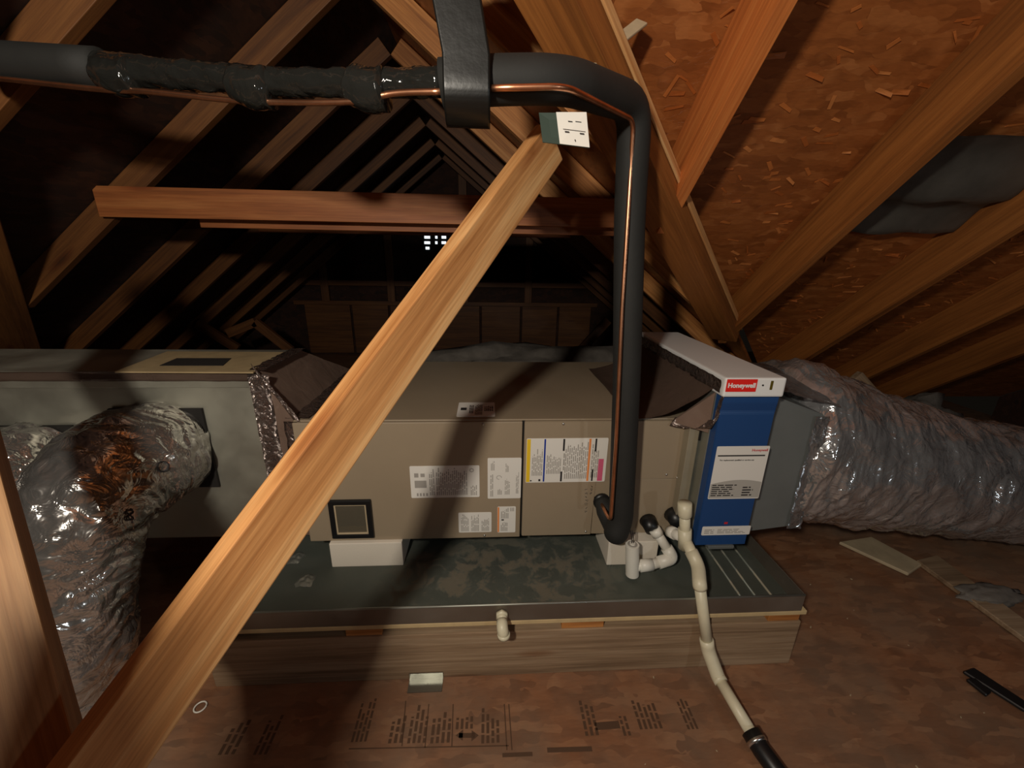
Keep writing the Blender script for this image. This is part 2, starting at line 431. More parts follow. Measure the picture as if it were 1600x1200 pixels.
# curled strands standing proud of the roof sheathing between the jack rafters
def flakes(parent, area, n, zlow, name='wood_strands'):
    bms = bmesh.new(); un = V((1, 0, 0)); dn = V((0, 1, -.85)).normalized(); nn = un.cross(dn)
    if nn.z > 0: nn = -nn
    for _ in range(n):
        x = random.uniform(area[0], area[1]); y = random.uniform(area[2], area[3])
        if y > yv(x)-.05: continue
        c = V((x, y, mz(y)+OFF))+nn*.001
        a = random.gauss(.25, .5); d = un*math.cos(a)+dn*math.sin(a); s = nn.cross(d)
        L = random.uniform(.02, .06); wd = random.uniform(.004, .013); lift = random.uniform(.001, .011)*random.random()**2
        mi = random.randrange(3)
        k0 = random.uniform(.6, 1); p = [c-d*L/2-s*wd/2, c+d*L/2-s*wd/2*k0, c+d*L/2*random.uniform(.8, 1.1)+s*wd/2, c-d*L/2*random.uniform(.7, 1)+s*wd/2]
        p[1] += nn*lift; p[2] += nn*lift*random.random()
        vs = [bms.verts.new(q) for q in p]; vt = [bms.verts.new(q+nn*.0012) for q in p]
        for f in ((vt[0], vt[1], vt[2], vt[3]), (vs[3], vs[2], vs[1], vs[0]), (vs[0], vs[1], vt[1], vt[0]), (vs[1], vs[2], vt[2], vt[1]), (vs[2], vs[3], vt[3], vt[2]), (vs[3], vs[0], vt[0], vt[3])):
            bms.faces.new(f).material_index = mi
    o = obj(name, bms, M_FLAKE, parent); o['kind'] = 'stuff'
flakes(CEIL_R, (-.1, 2.6, -.7, 1.3), 1300, 0)

# wing rafters, pairs every .61 m
RH = .092
pairY = [-.526+.61*k for k in range(8)]
ORD = ['out-of-view', 'nearest visible', 'second', 'third', 'fourth', 'fifth', 'sixth', 'last']
whereL = {1: 'short piece of rafter above the black pipe in the upper left corner',
          2: 'brightest left-slope rafter, crossing behind the taped black pipe and the long collar tie',
          3: 'second left-slope rafter to the right of the bright one, ending behind the collar tie',
          4: 'third left-slope rafter from the bright one, between the pipe and the collar tie',
          5: 'thin left-slope rafter just left of the far gable peak',
          6: 'faint left-slope rafter nearest the far gable peak',
          7: 'dark left-slope rafter against the far gable wall'}
whereR = {1: 'thick orange rafter above the elbow of the black pipe beside the hanger strap',
          2: 'orange right-slope rafter running down behind the white tag and the brace',
          3: 'right-slope rafter directly below the black hanger strap',
          4: 'narrow right-slope rafter left of the one below the hanger strap',
          5: 'dim right-slope rafter near the far gable peak',
          6: 'faint far right-slope rafter close to the gable peak',
          7: 'dark right-slope rafter against the far gable wall'}
nl = V((.8, 0, -1)).normalized()*-1   # outward (up) normal of left slope
nr = V((.8, 0, 1)).normalized()
for k, y in enumerate(pairY):
    if k == 0: continue
    yc = y+.019
    xa = max(xl0, -(2.63-max(mz(y), 0))/.8) if y < vy(0) else xl0+.02
    xb = (1.84-max(mz(y), 0))/.8 if y < vy(0) else xr0-.02
    if y < vy(0): xa += .09
    a = V((RX, yc, RZ)); b = V((xa, yc, wl(xa)))
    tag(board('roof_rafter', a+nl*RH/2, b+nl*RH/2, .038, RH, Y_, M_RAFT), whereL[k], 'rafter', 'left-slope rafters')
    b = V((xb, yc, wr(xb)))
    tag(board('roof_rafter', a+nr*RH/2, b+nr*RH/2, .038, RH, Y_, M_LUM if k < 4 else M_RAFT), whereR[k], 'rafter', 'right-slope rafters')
# valley rafter with the ragged edge of the wing sheathing
va = V((RX, RY, RZ)); vb = V((1.19, yv(1.19), wr(1.19)))
vdir = (vb-va).normalized(); vn = (nr+V((0, .85, 1)).normalized()).normalized()
tag(board('valley_rafter', va+vn*.045, vb+vn*.045, .12, .1, vdir.cross(vn), M_BROWN_DIM), 'wide brown valley rafter running down to the white filter cabinet top', 'rafter')
vx = vdir.cross(vn)
if vx.x < 0: vx = -vx
tag(board('valley_strip', va+vx*.065+vn*.07, vb+vx*.065+vn*.07, .007, .024, vdir.cross(vn), M_BRACE), 'thin pale strip of wood along the right edge of the valley rafter', 'strip')
# the bigger left valley at the left edge of the picture
la = V((RX, RY, RZ)); lb = V((xl0+.1, vy(wl(xl0+.1)), wl(xl0+.1)))
tag(board('valley_rafter', la+Z_*.06, lb+Z_*.06, .04, .14, V((1, -1, 0)), M_RAFT), 'dim reddish valley rafter at the left edge above the metal plenum', 'rafter')
# jack rafters of the main slope
nm_ = V((0, .85, 1)).normalized()
labJ = ['bright orange jack rafter with pale underside right of the black pipe elbow',
        'long orange jack rafter crossing the upper right corner down to the white filter cabinet',
        'dim brown jack rafter above the silver return duct, second from the right',
        'darkest jack rafter, lowest at the right edge above the silver return duct',
        'jack rafter lost in the shade at the far right behind the return duct']
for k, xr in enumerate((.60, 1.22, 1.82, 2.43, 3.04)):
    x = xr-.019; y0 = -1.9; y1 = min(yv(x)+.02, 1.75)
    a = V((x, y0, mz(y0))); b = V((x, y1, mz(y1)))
    tag(board('jack_rafter', a+nm_*.078, b+nm_*.078, .038, .156, X_, M_JACK if k == 0 else M_BROWN_DIM), labJ[k], 'rafter', 'jack rafters on the right slope')
# jack rafters of the main slope left of the wing, out over the left valley
def on_main(u, v, off):
    d = _r2*((u-800)/FPX)+_d2*((v-600)/FPX)+_f
    t = (1.541+off-.85*CAM.y-CAM.z)/(d.z+.85*d.y); return CAM+d*t
tag(board('wood_splinter', on_main(922, 98, -.02), on_main(1003, 34, .15), .03, .006, nm_, M_SCRAP), 'pale torn splinter of wood leaning on the valley rafter above the pipe elbow', 'splinter')
# collar ties on the front of the wing rafters
tiez = {2: 1.515, 3: 1.515, 4: 1.515}
for k, zt, h in ((2, 1.515, .115), (3, 1.513, .115), (4, 1.51, .115)):
    y = pairY[k]-.02; zz = zt-h
    if k == 3: y = pairY[2]+.06; zt = 1.485; zz = zt-h
    xa = (zz-2.63)/.8-.03; xb = (1.84-zz)/.8+.03
    if k == 3: xa = px(317, 350, Y=y).x
    lab = {2: 'long orange collar tie board crossing behind the diagonal brace', 3: 'second collar tie just below and behind the long front tie', 4: 'dark third collar tie behind the other two'}[k]
    tag(board('collar_tie', (xa, y, zt-h/2), (xb, y, zt-h/2), .038, h, Y_, M_TIE), lab, 'collar tie', 'collar ties across the wing')
# far gable wall: ledger boards, panels, vent
for zc, hh, mt, lab in ((.90, .06, M_RAFT, 'thin pale ledger board across the far gable wall'), (.66, .05, M_RAFT, 'lower ledger board above the tan panels on the far gable wall')):
    tag(board('ledger_board', (-2.4, GAB-.03, zc), (1.4, GAB-.03, zc), .05, hh, Y_, mt), lab, 'board')
pxs = [-2.3, -1.72, -1.25, -.72, -.1, .42, .9, 1.34]
for i in range(7):
    box('panel', (pxs[i]+.015, GAB-.03, .02), (pxs[i+1]-.015, GAB, .63), M_RAFT, WALLB, .004)
for x in (-2.0, -1.2, -.3, .5):
    z1 = min(wl(x), wr(x))+.1
    board('stud', (x, GAB-.05, .68), (x, GAB-.05, z1), .04, .09, Y_, M_RAFT, WALLB)
vc = px(680, 378, Y=GAB-.02)
vt = thing('gable_vent', 'small slotted vent with daylight showing on the far gable wall', 'vent', (vc.x, GAB, vc.z-.15))
bm = bmesh.new(); addbox(bm, (vc.x-.16, GAB-.012, vc.z-.12), (vc.x+.24, GAB, vc.z+.12)); obj('vent_plate', bm, M_DARKGAP, vt)
for r_, (row, zz) in enumerate(((0, 371), (1, 379.5), (2, 388))):
    for a0, a1 in ((663, 672), (680, 683.5), (690, 697)):
        if r_ == 2 and a0 > 670: continue
        if r_ == 2: a0, a1 = 665, 671
        p0 = px(a0, zz-2.4, Y=GAB-.016); p1 = px(a1, zz+1.8, Y=GAB-.016)
        box('slot', (p0.x, GAB-.018, p1.z), (p1.x, GAB-.012, p0.z), M_DAY, vt)
# small far webs behind the plenum
for a, b, lab in (((308, 505), (372, 545), 'short leaning stick in the dark behind the metal plenum, left one'), ((398, 503), (455, 548), 'pale sloping web board behind the right end of the plenum'), ((356, 521), (400, 503), 'short web stub rising to meet the pale sloping web behind the plenum'), ((900, 555), (950, 500), 'short dark diagonal web behind the vertical pipe above the air handler')):
    p = px(*a, Y=2.4); q = px(*b, Y=2.4)
    tag(board('web_brace', p, q, .038, .075, Y_, M_RAFT), lab, 'brace')

# ------------------------------------------------------------------ pallet platform and drain pan
PFR = -.25
pal = thing('platform_frame', 'low weathered wooden platform frame under the metal drain pan', 'platform', (.1, .3, 0))
board('front_board', (-.84, PFR+.019, .09), (1.0, PFR+.019, .09), .038, .18, Y_, M_OLD, pal, .003)
board('end_board', (1.0-.019, PFR+.04, .09), (1.0-.019, 1.0, .09), .038, .18, X_, M_OLD, pal, .003)
board('end_board', (-.84+.019, PFR+.04, .09), (-.84+.019, 1.0, .09), .038, .18, X_, M_OLD, pal, .003)
board('rear_board', (-.84, 1.0, .09), (1.0, 1.0, .09), .038, .18, Y_, M_OLD, pal, .003)
for a, b in ((540, 597), (877, 942), (1195, 1253)):
    pa = px(a, 990, Y=PFR+.004); pb = px(b, 990, Y=PFR+.004)
    x0, x1 = pa.x, min(pb.x, .995)
    board('shim_block', (x0, PFR+.05, .196), (x1, PFR+.05, .196), .09, .033, Y_, M_LUM, pal, .002)
for y in (.15, .5, .85):
    board('support_slat', (-.8, y, .196), (.97, y, .196), .09, .033, Y_, M_OLD, pal, .002)
PLY = tag(board('plywood_sheet', (-.83, .37, .2205), (1.005, .37, .2205), 1.25, .015, Y_, M_TAN), 'plywood sheet edge between the drain pan and the platform frame', 'plywood')
# drain pan
pan = thing('drain_pan', 'wide stained galvanized drain pan beneath the air handler', 'drain pan', (0, .3, .228))
x0, x1, y0, y1, zb, zt = -.80, .985, -.252, .98, .2285, .289
def wavy(nx=60, ny=36):
    bm = bmesh.new(); g = []
    for j in range(ny+1):
        row = []
        for i in range(nx+1):
            x = x0+(x1-x0)*i/nx; y = y0+(y1-y0)*j/ny
            e = min(i, nx-i, j, ny-j)/3
            z = zb+.004+.0022*noise.noise(V((x*3.5, y*4, 1)))*min(1, e)
            for bx, by, hh in ((-.66, .03, .006), (-.62, -.07, .006), (.8, -.05, -.004)):
                d2 = ((x-bx)/.05)**2+((y-by)/.035)**2; z += hh*math.exp(-d2)
            row.append(bm.verts.new((x, y, z)))
        g.append(row)
    for j in range(ny):
        for i in range(nx): bm.faces.new((g[j][i], g[j][i+1], g[j+1][i+1], g[j+1][i]))
    r = bmesh.ops.solidify(bm, geom=bm.faces[:], thickness=.0015)
    return bm
obj('pan_floor', wavy(), M_PAN, pan, smooth=True)
for nm, lo, hi in (('front_lip', (x0, y0-.002, zb), (x1, y0+.001, zt)), ('rear_lip', (x0, y1-.001, zb), (x1, y1+.002, zt)), ('side_lip', (x0-.002, y0, zb), (x0+.001, y1, zt)), ('side_lip', (x1-.001, y0, zb), (x1+.002, y1, zt))):
    box(nm, lo, hi, M_LIP, pan)
rod('rolled_hem', [(x0, y0, zt), (x1, y0, zt)], .0035, M_GALV, pan, 8)
for xx in (.82, .87, .925):
    rod('pressed_rib', [(xx, -.2, zb+.006), (xx+.012, .2, zb+.006), (xx+.02, .75, zb+.006)], .0035, M_PAN, pan, 8)
for u, v, rr in ((464, 872, .03), (478, 907, .028)):
    p = px(u, v, Z=zb+.006); bm = bmesh.new(); bmesh.ops.create_grid(bm, x_segments=22, y_segments=22, size=rr)
    for q in bm.verts:
        k_ = max(0, 1-(q.co.length/rr/1.25)**2); q.co.z = .012*k_*(.7+.5*noise.noise(q.co*70)); q.co.x *= 1+.2*noise.noise(q.co*30+V((u, 0, 0)))
    bmesh.ops.translate(bm, verts=bm.verts[:], vec=V((p.x, p.y, zb+.005))); obj('dent', bm, M_GALV, pan, smooth=True)
# threaded outlet with elbow on the front lip
dr = thing('drain_outlet_elbow', 'small cream plastic elbow sticking out of the drain pan front lip', 'pipe fitting', px(787, 955, Y=PFR))
c = px(784, 957, Y=-.25)
rod('nipple', [c+V((0, .004, 0)), c+V((0, -.03, 0))], .014, M_PVCD, dr)
rod('nut', [c+V((0, -.006, 0)), c+V((0, -.016, 0))], .019, M_PVCD, dr, 6)
rod('elbow', fillet([c+V((0, -.028, 0)), c+V((0, -.05, -.004)), c+V((.004, -.054, -.026))], .02), .0165, M_PVCD, dr)
rod('plug', [c+V((.004, -.054, -.02)), c+V((.0045, -.0545, -.032))], .0185, M_PVCD, dr)

# ------------------------------------------------------------------ air handler
ZT_, ZB_ = .775, .33
XL, XR, XS = -.615, .684, .1133
AH = thing('air_handler', 'long taupe horizontal air handler cabinet covered in white labels', 'air handler', (.035, .37, ZB_))
box('cabinet_body', (XL, .014, ZB_+.004), (XR, .7475, ZT_), M_PAINT, AH, .003)
SM = V((0, -1, 0))
bm = bmesh.new(); addbox(bm, (XL+.002, 0, ZB_), (XS-.0035, .016, ZT_-.003), .003); obj('left_door', bm, M_PAINT, AH)
bm = bmesh.new()
zs = .555; xs2 = .3653
prism(bm, [V(p) for p in ((XS+.0035, 0, ZT_-.003), (XR-.002, 0, ZT_-.003), (XR-.002, 0, zs+.001), (xs2-.001, 0, zs+.001), (xs2-.001, 0, ZB_+.003), (XS+.0035, 0, ZB_+.003))], V((0, .016, 0)))
bmesh.ops.bevel(bm, geom=bm.edges[:], offset=.002, segments=2, affect='EDGES')
obj('middle_door', bm, M_PAINT, AH)
bm = bmesh.new(); addbox(bm, (xs2+.0012, .003, ZB_+.004), (XR-.002, .016, zs-.001), .002); obj('coil_panel', bm, M_PAINT, AH)
bm = bmesh.new(); addbox(bm, (XS-.006, .012, ZB_+.003), (XS+.006, .0145, ZT_-.004)); obj('door_seam', bm, M_DARKGAP, AH)
def screw(p, n=SM, r=.0042, par=None):
    p = V(p); o = rod('screw', [p, p+n*.003, p+n*.0045], lambda t: r*(1 if t < .6 else .55), M_SCREW, par or AH, 10)
for u, v in ((755, 663), (757, 836), (880, 662), (1052, 662), (1041, 741), (915, 830), (1058, 746)):
    p = px(u, v, Y=0); screw((p.x, .0, p.z))
# labels on the doors: text rows run up the cabinet, so rows are stacked along X
def label_at(u0, v0, u1, v1, parent=AH, Y=0, mat=M_LABEL):
    a = px(u0, v1, Y=Y); b = px(u1, v0, Y=Y)
    o = V((a.x, Y, a.z)); wd = b.x-a.x; h = b.z-a.z
    return plate('label', o, X_, Z_, wd, h, mat, parent), o, wd, h
def cols(bm, o, w0, w1, h0, h1, n, rag=.35, fill=.5):
    """print rotated a quarter turn: rows along Z, stacked along X"""
    lines(bm, o, Z_, -X_, h0, -w1, h1, -w0, n, lift=.0012, fill=fill, rag=rag)
def pr_done(bm, lab, mat=M_INK): obj('print', bm, mat, lab)['kind'] = 'stuff'
# big rating plate
L, o, wd, h = label_at(643, 727, 749, 778)
bm = bmesh.new(); cols(bm, o, wd*.26, wd*.34, h*.08, h*.92, 3, .2); cols(bm, o, wd*.36, wd*.82, h*.08, h*.95, 16, .3); cols(bm, o, wd*.86, wd*.96, h*.06, h*.4, 4, .2); cols(bm, o, wd*.06, wd*.24, h*.06, h*.16, 4, .1); pr_done(bm, L)
bm = bmesh.new()
quad(bm, o, X_, Z_, wd*.06, h*.32, wd*.23, h*.55, .0012); quad(bm, o, X_, Z_, wd*.06, h*.65, wd*.12, h*.78, .0012); quad(bm, o, X_, Z_, wd*.15, h*.66, wd*.21, h*.77, .0012)
for k in range(8):
    a = k*math.pi/4; quad(bm, o, X_, Z_, wd*.88+.006*math.cos(a), h*.84+.006*math.sin(a), wd*.88+.006*math.cos(a)+.0035, h*.84+.006*math.sin(a)+.0035, .0012)
pr_done(bm, L, M_INK)
L, o, wd, h = label_at(762, 715, 815, 779)
bm = bmesh.new(); cols(bm, o, wd*.06, wd*.16, h*.05, h*.7, 2, .3); cols(bm, o, wd*.5, wd*.66, h*.1, h*.5, 4, .3); cols(bm, o, wd*.84, wd*.93, h*.12, h*.66, 4, .2); cols(bm, o, wd*.28, wd*.42, h*.1, h*.25, 3, .4); cols(bm, o, wd*.52, wd*.62, h*.66, h*.88, 3, .4); cols(bm, o, wd*.08, wd*.2, h*.7, h*.93, 3, .4); pr_done(bm, L)
bm = bmesh.new()
for k in range(14):
    a = k/14*5; quad(bm, o, X_, Z_, wd*.33+.008*math.cos(a), h*.52+.007*math.sin(a), wd*.33+.008*math.cos(a)+.0022, h*.52+.007*math.sin(a)+.0022, .0012)
pr_done(bm, L, M_INK)
L, o, wd, h = label_at(717, 800, 768, 832)
bm = bmesh.new()
for k in range(3): cols(bm, o, wd*(.06+.31*k), wd*(.3+.31*k), h*.06, h*(.92 if k < 2 else .7), 6, .3)
pr_done(bm, L)
L, o, wd, h = label_at(777, 791, 806, 832)
bm = bmesh.new(); quad(bm, o, X_, Z_, wd*.01, h*.02, wd*.1, h*.98, .0012); pr_done(bm, L, M_ORG)
bm = bmesh.new(); cols(bm, o, wd*.16, wd*.6, h*.55, h*.95, 5, .3); cols(bm, o, wd*.16, wd*.55, h*.06, h*.42, 5, .3); cols(bm, o, wd*.66, wd*.9, h*.82, h*.96, 3, .1); pr_done(bm, L)
bm = bmesh.new(); quad(bm, o, X_, Z_, wd*.22, h*.47, wd*.36, h*.52, .0012); pr_done(bm, L, M_INKD)
# wide warning label on the middle door
L, o, wd, h = label_at(821, 684, 951, 754)
def bars(mat, rs):
    bm = bmesh.new()
    for a, b, c, d in rs: quad(bm, o, X_, Z_, wd*a, h*b, wd*c, h*d, .0012)
    pr_done(bm, L, mat)
bars(M_YEL, [(.005, .015, .05, .985)]); bars(M_BLU2, [(.215, .02, .235, .985)])
bars(M_INKD, [(.445, .72, .468, .985), (.432, .02, .455, .25), (.84, .7, .862, .985), (.825, .02, .845, .29), (.16, .03, .185, .08), (.055, .03, .075, .06)])
bars(M_ORG, [(.765, .02, .79, .985)]); bars(M_PINK, [(.9, .02, .965, .53)])
bm = bmesh.new()
cols(bm, o, wd*.065, wd*.2, h*.16, h*.85, 7, .4); cols(bm, o, wd*.245, wd*.43, h*.2, h*.8, 9, .5); cols(bm, o, wd*.47, wd*.76, h*.08, h*.95, 12, .25); cols(bm, o, wd*.8, wd*.895, h*.1, h*.9, 4, .3); cols(bm, o, wd*.445, wd*.475, h*.28, h*.7, 1, .1)
pr_done(bm, L)
# small label lying on the cabinet top
a = px(713, 651, Z=ZT_); b = px(771, 629, Z=ZT_)
lo = V((a.x, a.y, ZT_)); wd = b.x-a.x+.004; h = b.y-a.y
L = plate('label', lo, X_, Y_, wd, h, M_LABEL, AH)
bm = bmesh.new(); quad(bm, lo, X_, Y_, wd*.08, h*.42, wd*.24, h*.6, .0012); pr_done(bm, L, M_INKD)
bm = bmesh.new(); lines(bm, lo, Y_, -X_, h*.2, -wd*.42, h*.8, -wd*.3, 3, .0012, .6, .1); lines(bm, lo, Y_, -X_, h*.1, -wd*.66, h*.85, -wd*.46, 6, .0012, .55, .2); lines(bm, lo, Y_, -X_, h*.35, -wd*.95, h*.8, -wd*.7, 5, .0012, .6, .3); pr_done(bm, L, M_INKD)
# sight window
a = px(521, 839, Y=0); b = px(580, 779, Y=0)
bm = bmesh.new()
addbox(bm, (a.x, -.012, a.z), (a.x+.018, .0, b.z), .004); addbox(bm, (b.x-.018, -.012, a.z), (b.x, .0, b.z), .004)
addbox(bm, (a.x+.012, -.012, a.z), (b.x-.012, 0, a.z+.016), .004); addbox(bm, (a.x+.012, -.012, b.z-.018), (b.x-.012, 0, b.z), .004)
SW = obj('sight_window', bm, M_BPLAS, AH); SW['label'] = 'black framed sight window'
box('pane', (a.x+.012, -.004, a.z+.012), (b.x-.012, -.002, b.z-.012), M_GLASS, SW)
bm = bmesh.new()
for lo_, hi_ in (((a.x+.017, -.009, a.z+.015), (a.x+.023, -.003, b.z-.017)), ((b.x-.023, -.009, a.z+.015), (b.x-.017, -.003, b.z-.017)), ((a.x+.02, -.009, a.z+.015), (b.x-.02, -.003, a.z+.021)), ((a.x+.02, -.009, b.z-.022), (b.x-.02, -.003, b.z-.016))): addbox(bm, lo_, hi_, .002)
obj('bezel', bm, M_SCRAP, SW)
box('inner_trim', (a.x+.02, -.0035, a.z+.018), (b.x-.02, -.0015, a.z+.045), M_TAN, SW)
# line-set grommets and drain connections
hp = px(940, 783, Y=0); HP = V((hp.x, 0, hp.z))
rod('grommet', [HP+V((0, .004, 0)), HP+V((0, -.008, 0))], .03, M_BPLAS, AH, 20)
for u, v, r in ((1012, 813, .03), (1052, 803, .034)):
    p = px(u, v, Y=0); q = V((p.x, 0, p.z)); rod('drain_bushing', [q, q+V((0, -.02, -.002)), q+V((0, -.045, -.01))], lambda t, r=r: r*(1-.25*t), M_BPLAS, AH, 16)
# hand-written note on the middle door
bm = bmesh.new()
for cx_, z0, z1 in ((915.5, 766, 800), (923, 760, 775)):
    v = z0
    while v < z1:
        p = px(cx_+random.uniform(-.6, .6), v, Y=-.001); s = .006
        pts = [V((p.x+random.uniform(-s, s), -.0008, p.z+random.uniform(-s, s)*.9)) for _ in range(5)]
        tube(bm, pts, .0006, 4); v += 5.5
obj('handwriting', bm, M_INKD, AH)

# foam blocks carrying the cabinet
a = px(519, 848, Y=-.0); b = px(632, 882, Y=0)
FB = []
bm = bmesh.new(); addbox(bm, (-.546, -.015, zb+.004), (-.300, .16, ZB_), .003); tag(obj('foam_block', bm, M_FOAM), 'wide white foam block under the left end of the air handler', 'foam block', 'foam blocks under the air handler')
a = px(948, 880, Z=zb)
bm = bmesh.new(); addbox(bm, (.42, -.04, zb+.004), (.60, .12, ZB_), .003); tag(obj('foam_block', bm, M_FOAM), 'white foam block behind the float switch under the black pipe', 'foam block', 'foam blocks under the air handler')

# ------------------------------------------------------------------ supply plenum on the left with taped transition
PZ = .928; PYF, PYB, PXR = .035, .62, -.712
PYB = .335
SP = thing('supply_plenum', 'long grey sheet-metal supply plenum with foil-taped seams at left', 'plenum', (-1.4, .2, .3))
box('plenum_box', (-2.25, PYF, .33), (PXR, PYB, PZ), M_PLEN, SP, .003)
bm = bmesh.new(); addbox(bm, (-2.25, PYF-.003, PZ-.05), (PXR, PYF+.002, PZ+.002), .001); obj('top_flange', bm, M_PLEN, SP)
# tan patch with a dark slot on top
def on_top(u, v): 
    p = px(u, v, Z=PZ); return V((p.x, p.y, PZ+.001))
q = [on_top(*t) for t in ((180, 583), (396, 584), (444, 552), (262, 551))]
bm = bmesh.new(); prism(bm, q, Z_*.004); PT = obj('access_patch', bm, plain('patch_tan', srgb(160, 140, 104), .7, nscale=14, namp=.15), SP); PT['label'] = 'tan patch with a dark slot'
q = [on_top(*t)+Z_*.0042 for t in ((250, 574), (349, 574), (362, 562.5), (277, 562.5))]
bm = bmesh.new(); prism(bm, q, Z_*.0015); obj('dark_opening', bm, M_DARKGAP, PT)
# crumpled foil tape along edges
def tape_strip(pts, wvec, name, par, mat=M_TAPE, n=40, amp=.003, nrm=V((0, -1, .3))):
    P = []; pts = [V(p) for p in pts]
    tot = sum((pts[i+1]-pts[i]).length for i in range(len(pts)-1))
    bm = bmesh.new(); rows = []
    for i in range(n+1):
        s = tot*i/n; k = 0
        while k < len(pts)-2 and s > (pts[k+1]-pts[k]).length: s -= (pts[k+1]-pts[k]).length; k += 1
        p = pts[k]+(pts[k+1]-pts[k]).normalized()*s
        row = []
        for j in range(5):
            w_ = V(wvec)*((j/4)-.5)*(1+.12*noise.noise(p*30+V((j*.2, 0, 0))))
            c = p+w_; row.append(bm.verts.new(c+V(nrm).normalized()*(.004+amp*noise.noise(c*60))))
        rows.append(row)
    for i in range(n):
        for j in range(4): bm.faces.new((rows[i][j], rows[i][j+1], rows[i+1][j+1], rows[i+1][j]))
    bmesh.ops.solidify(bm, geom=bm.faces[:], thickness=.001)
    return obj(name, bm, mat, par, smooth=True)
tape_strip([(-2.2, PYF, PZ-.015), (PXR, PYF, PZ-.015)], Z_*.03, 'edge_tape', SP, M_TAPEB, amp=.0015)
# transition from plenum to the cabinet end: sloping top and front
TR = thing('duct_transition', 'sloped foil-taped transition between the plenum and the air handler', 'duct', (-.66, .2, .33))
bm = bmesh.new()
A = [V((PXR+.002, PYF, PZ)), V((PXR+.002, PYB, PZ)), V((PXR+.002, PYB, .34)), V((PXR+.002, PYF, .34))]
B = [V((XL-.002, .02, ZT_)), V((XL-.002, .6, ZT_)), V((XL-.002, .6, .34)), V((XL-.002, .02, .34))]
va_ = [bm.verts.new(p) for p in A]; vb_ = [bm.verts.new(p) for p in B]
bm.faces.new(va_); bm.faces.new(vb_[::-1])
for i in range(4): bm.faces.new((va_[i], vb_[i], vb_[(i+1) % 4], va_[(i+1) % 4]))
bmesh.ops.subdivide_edges(bm, edges=bm.edges[:], cuts=6, use_grid_fill=True)
for v_ in bm.verts: v_.co += V((0, -1, 1))*.004*noise.noise(v_.co*18)
obj('sloped_skin', bm, M_TAPEB, TR, smooth=False)
tape_strip([(PXR+.012, PYF-.003, .36), (PXR+.006, PYF-.003, PZ-.005)], X_*.06, 'foil_tape', TR, nrm=(0, -1, 0), amp=.005)
tape_strip([(PXR, PYF-.002, PZ+.002), (XL+.02, .012, ZT_+.004)], V((.02, -.004, -.05)), 'foil_tape', TR, nrm=(0, -1, .4), amp=.006)
tape_strip([(PXR, PYF, PZ+.002), (PXR, PYB, PZ+.002)], X_*.05, 'foil_tape', TR, nrm=(0, 0, 1), amp=.004)
tape_strip([(XL-.006, .02, .36), (XL-.006, .01, ZT_)], X_*.04, 'foil_tape', TR, nrm=(0, -1, 0), amp=.004)
tape_strip([(XL+.01, .02, ZT_+.002), (XL+.01, .6, ZT_+.002)], X_*.07, 'foil_tape', TR, nrm=(0, 0, 1), amp=.005)

# ------------------------------------------------------------------ foil flex ducts
def crumple(seed, A=.012, fq=1):
    def f(s, a, p):
        q = V((s*7+seed, math.cos(a)*1.6, math.sin(a)*1.6))
        r1 = 1-abs(noise.noise(V((s*26*fq+2*noise.noise(q), math.cos(a)*1.4+seed, math.sin(a)*1.4))))*2
        r2 = noise.noise(q*1.3); r3 = 1-2*abs(noise.noise(V((s*55+seed, math.cos(a)*4.5, math.sin(a)*4.5))))
        r4 = 1-2*abs(noise.noise(V((s*42*fq+3*noise.noise(q*.8)+seed*2, math.cos(a)*2.2, math.sin(a)*2.2))))
        return A*(.6*r1+.8*r2+.2*r3+.42*r4)
    return f
def flex(name, lab, pts, r, mat, seed, n=200, seg=110, A=.012, group='foil flex ducts', fq=1):
    t = thing(name, lab, 'flex duct', pts[-1], group)
    path = smooth_path(pts, max(4, n//(len(pts)-1)))
    bm = bmesh.new(); tube(bm, path, r, seg, True, crumple(seed, A, fq)); o = obj('foil_jacket', bm, mat, t, smooth=True)
    return t, o
# collars on plenum front
ca = px(262, 700, Y=PYF); cb = px(70, 720, Y=PYF)
DA, oA = flex('flex_duct', 'big crumpled silver flex duct marked 8 bending down beside the diagonal brace',
      [V((ca.x, PYF+.0, ca.z)), V((ca.x-.01, -.09, ca.z+.012)), V((ca.x-.025, -.2, ca.z-.03)), V((ca.x-.05, -.285, ca.z-.17)), V((ca.x-.08, -.32, ca.z-.36)), V((ca.x-.13, -.33, ca.z-.53)), V((ca.x-.15, -.35, .08))], lambda t: .146+.008*math.sin(t*9)-.02*t, M_FOIL, 1.3)
DB, oB = flex('flex_duct', 'crumpled silver flex duct at the left edge behind the one marked 8',
      [V((cb.x, PYF, cb.z)), V((cb.x-.02, -.1, cb.z)), V((cb.x-.06, -.2, cb.z-.06)), V((cb.x-.1, -.25, cb.z-.25)), V((cb.x-.1, -.25, .1))], .125, M_FOIL, 6.1)
for c, root, s in ((ca, DA, .2), (cb, DB, .18)):
    p = V((c.x, PYF, c.z)); d1 = V((1, 0, 1)).normalized()*s*.98; d2 = V((1, 0, -1)).normalized()*s*.98
    bm = bmesh.new(); prism(bm, [p+d1-V((0, .003, 0)), p+d2-V((0, .003, 0)), p-d1-V((0, .003, 0)), p-d2-V((0, .003, 0))], V((0, -.008, 0))); obj('black_flange', bm, M_DARKGAP, root)
# painted mark 8 and a round sticker on the big duct
def sphere_hit(o, u, v):
    d = (_r2*((u-800)/FPX)+_d2*((v-600)/FPX)+_f).normalized()
    Mi = W[o].inverted(); ok, l, n, _ = o.ray_cast(Mi @ CAM, (Mi.to_3x3() @ d).normalized())
    return (W[o] @ l, n) if ok else (None, None)
# marks are added at the end, once meshes can be ray cast

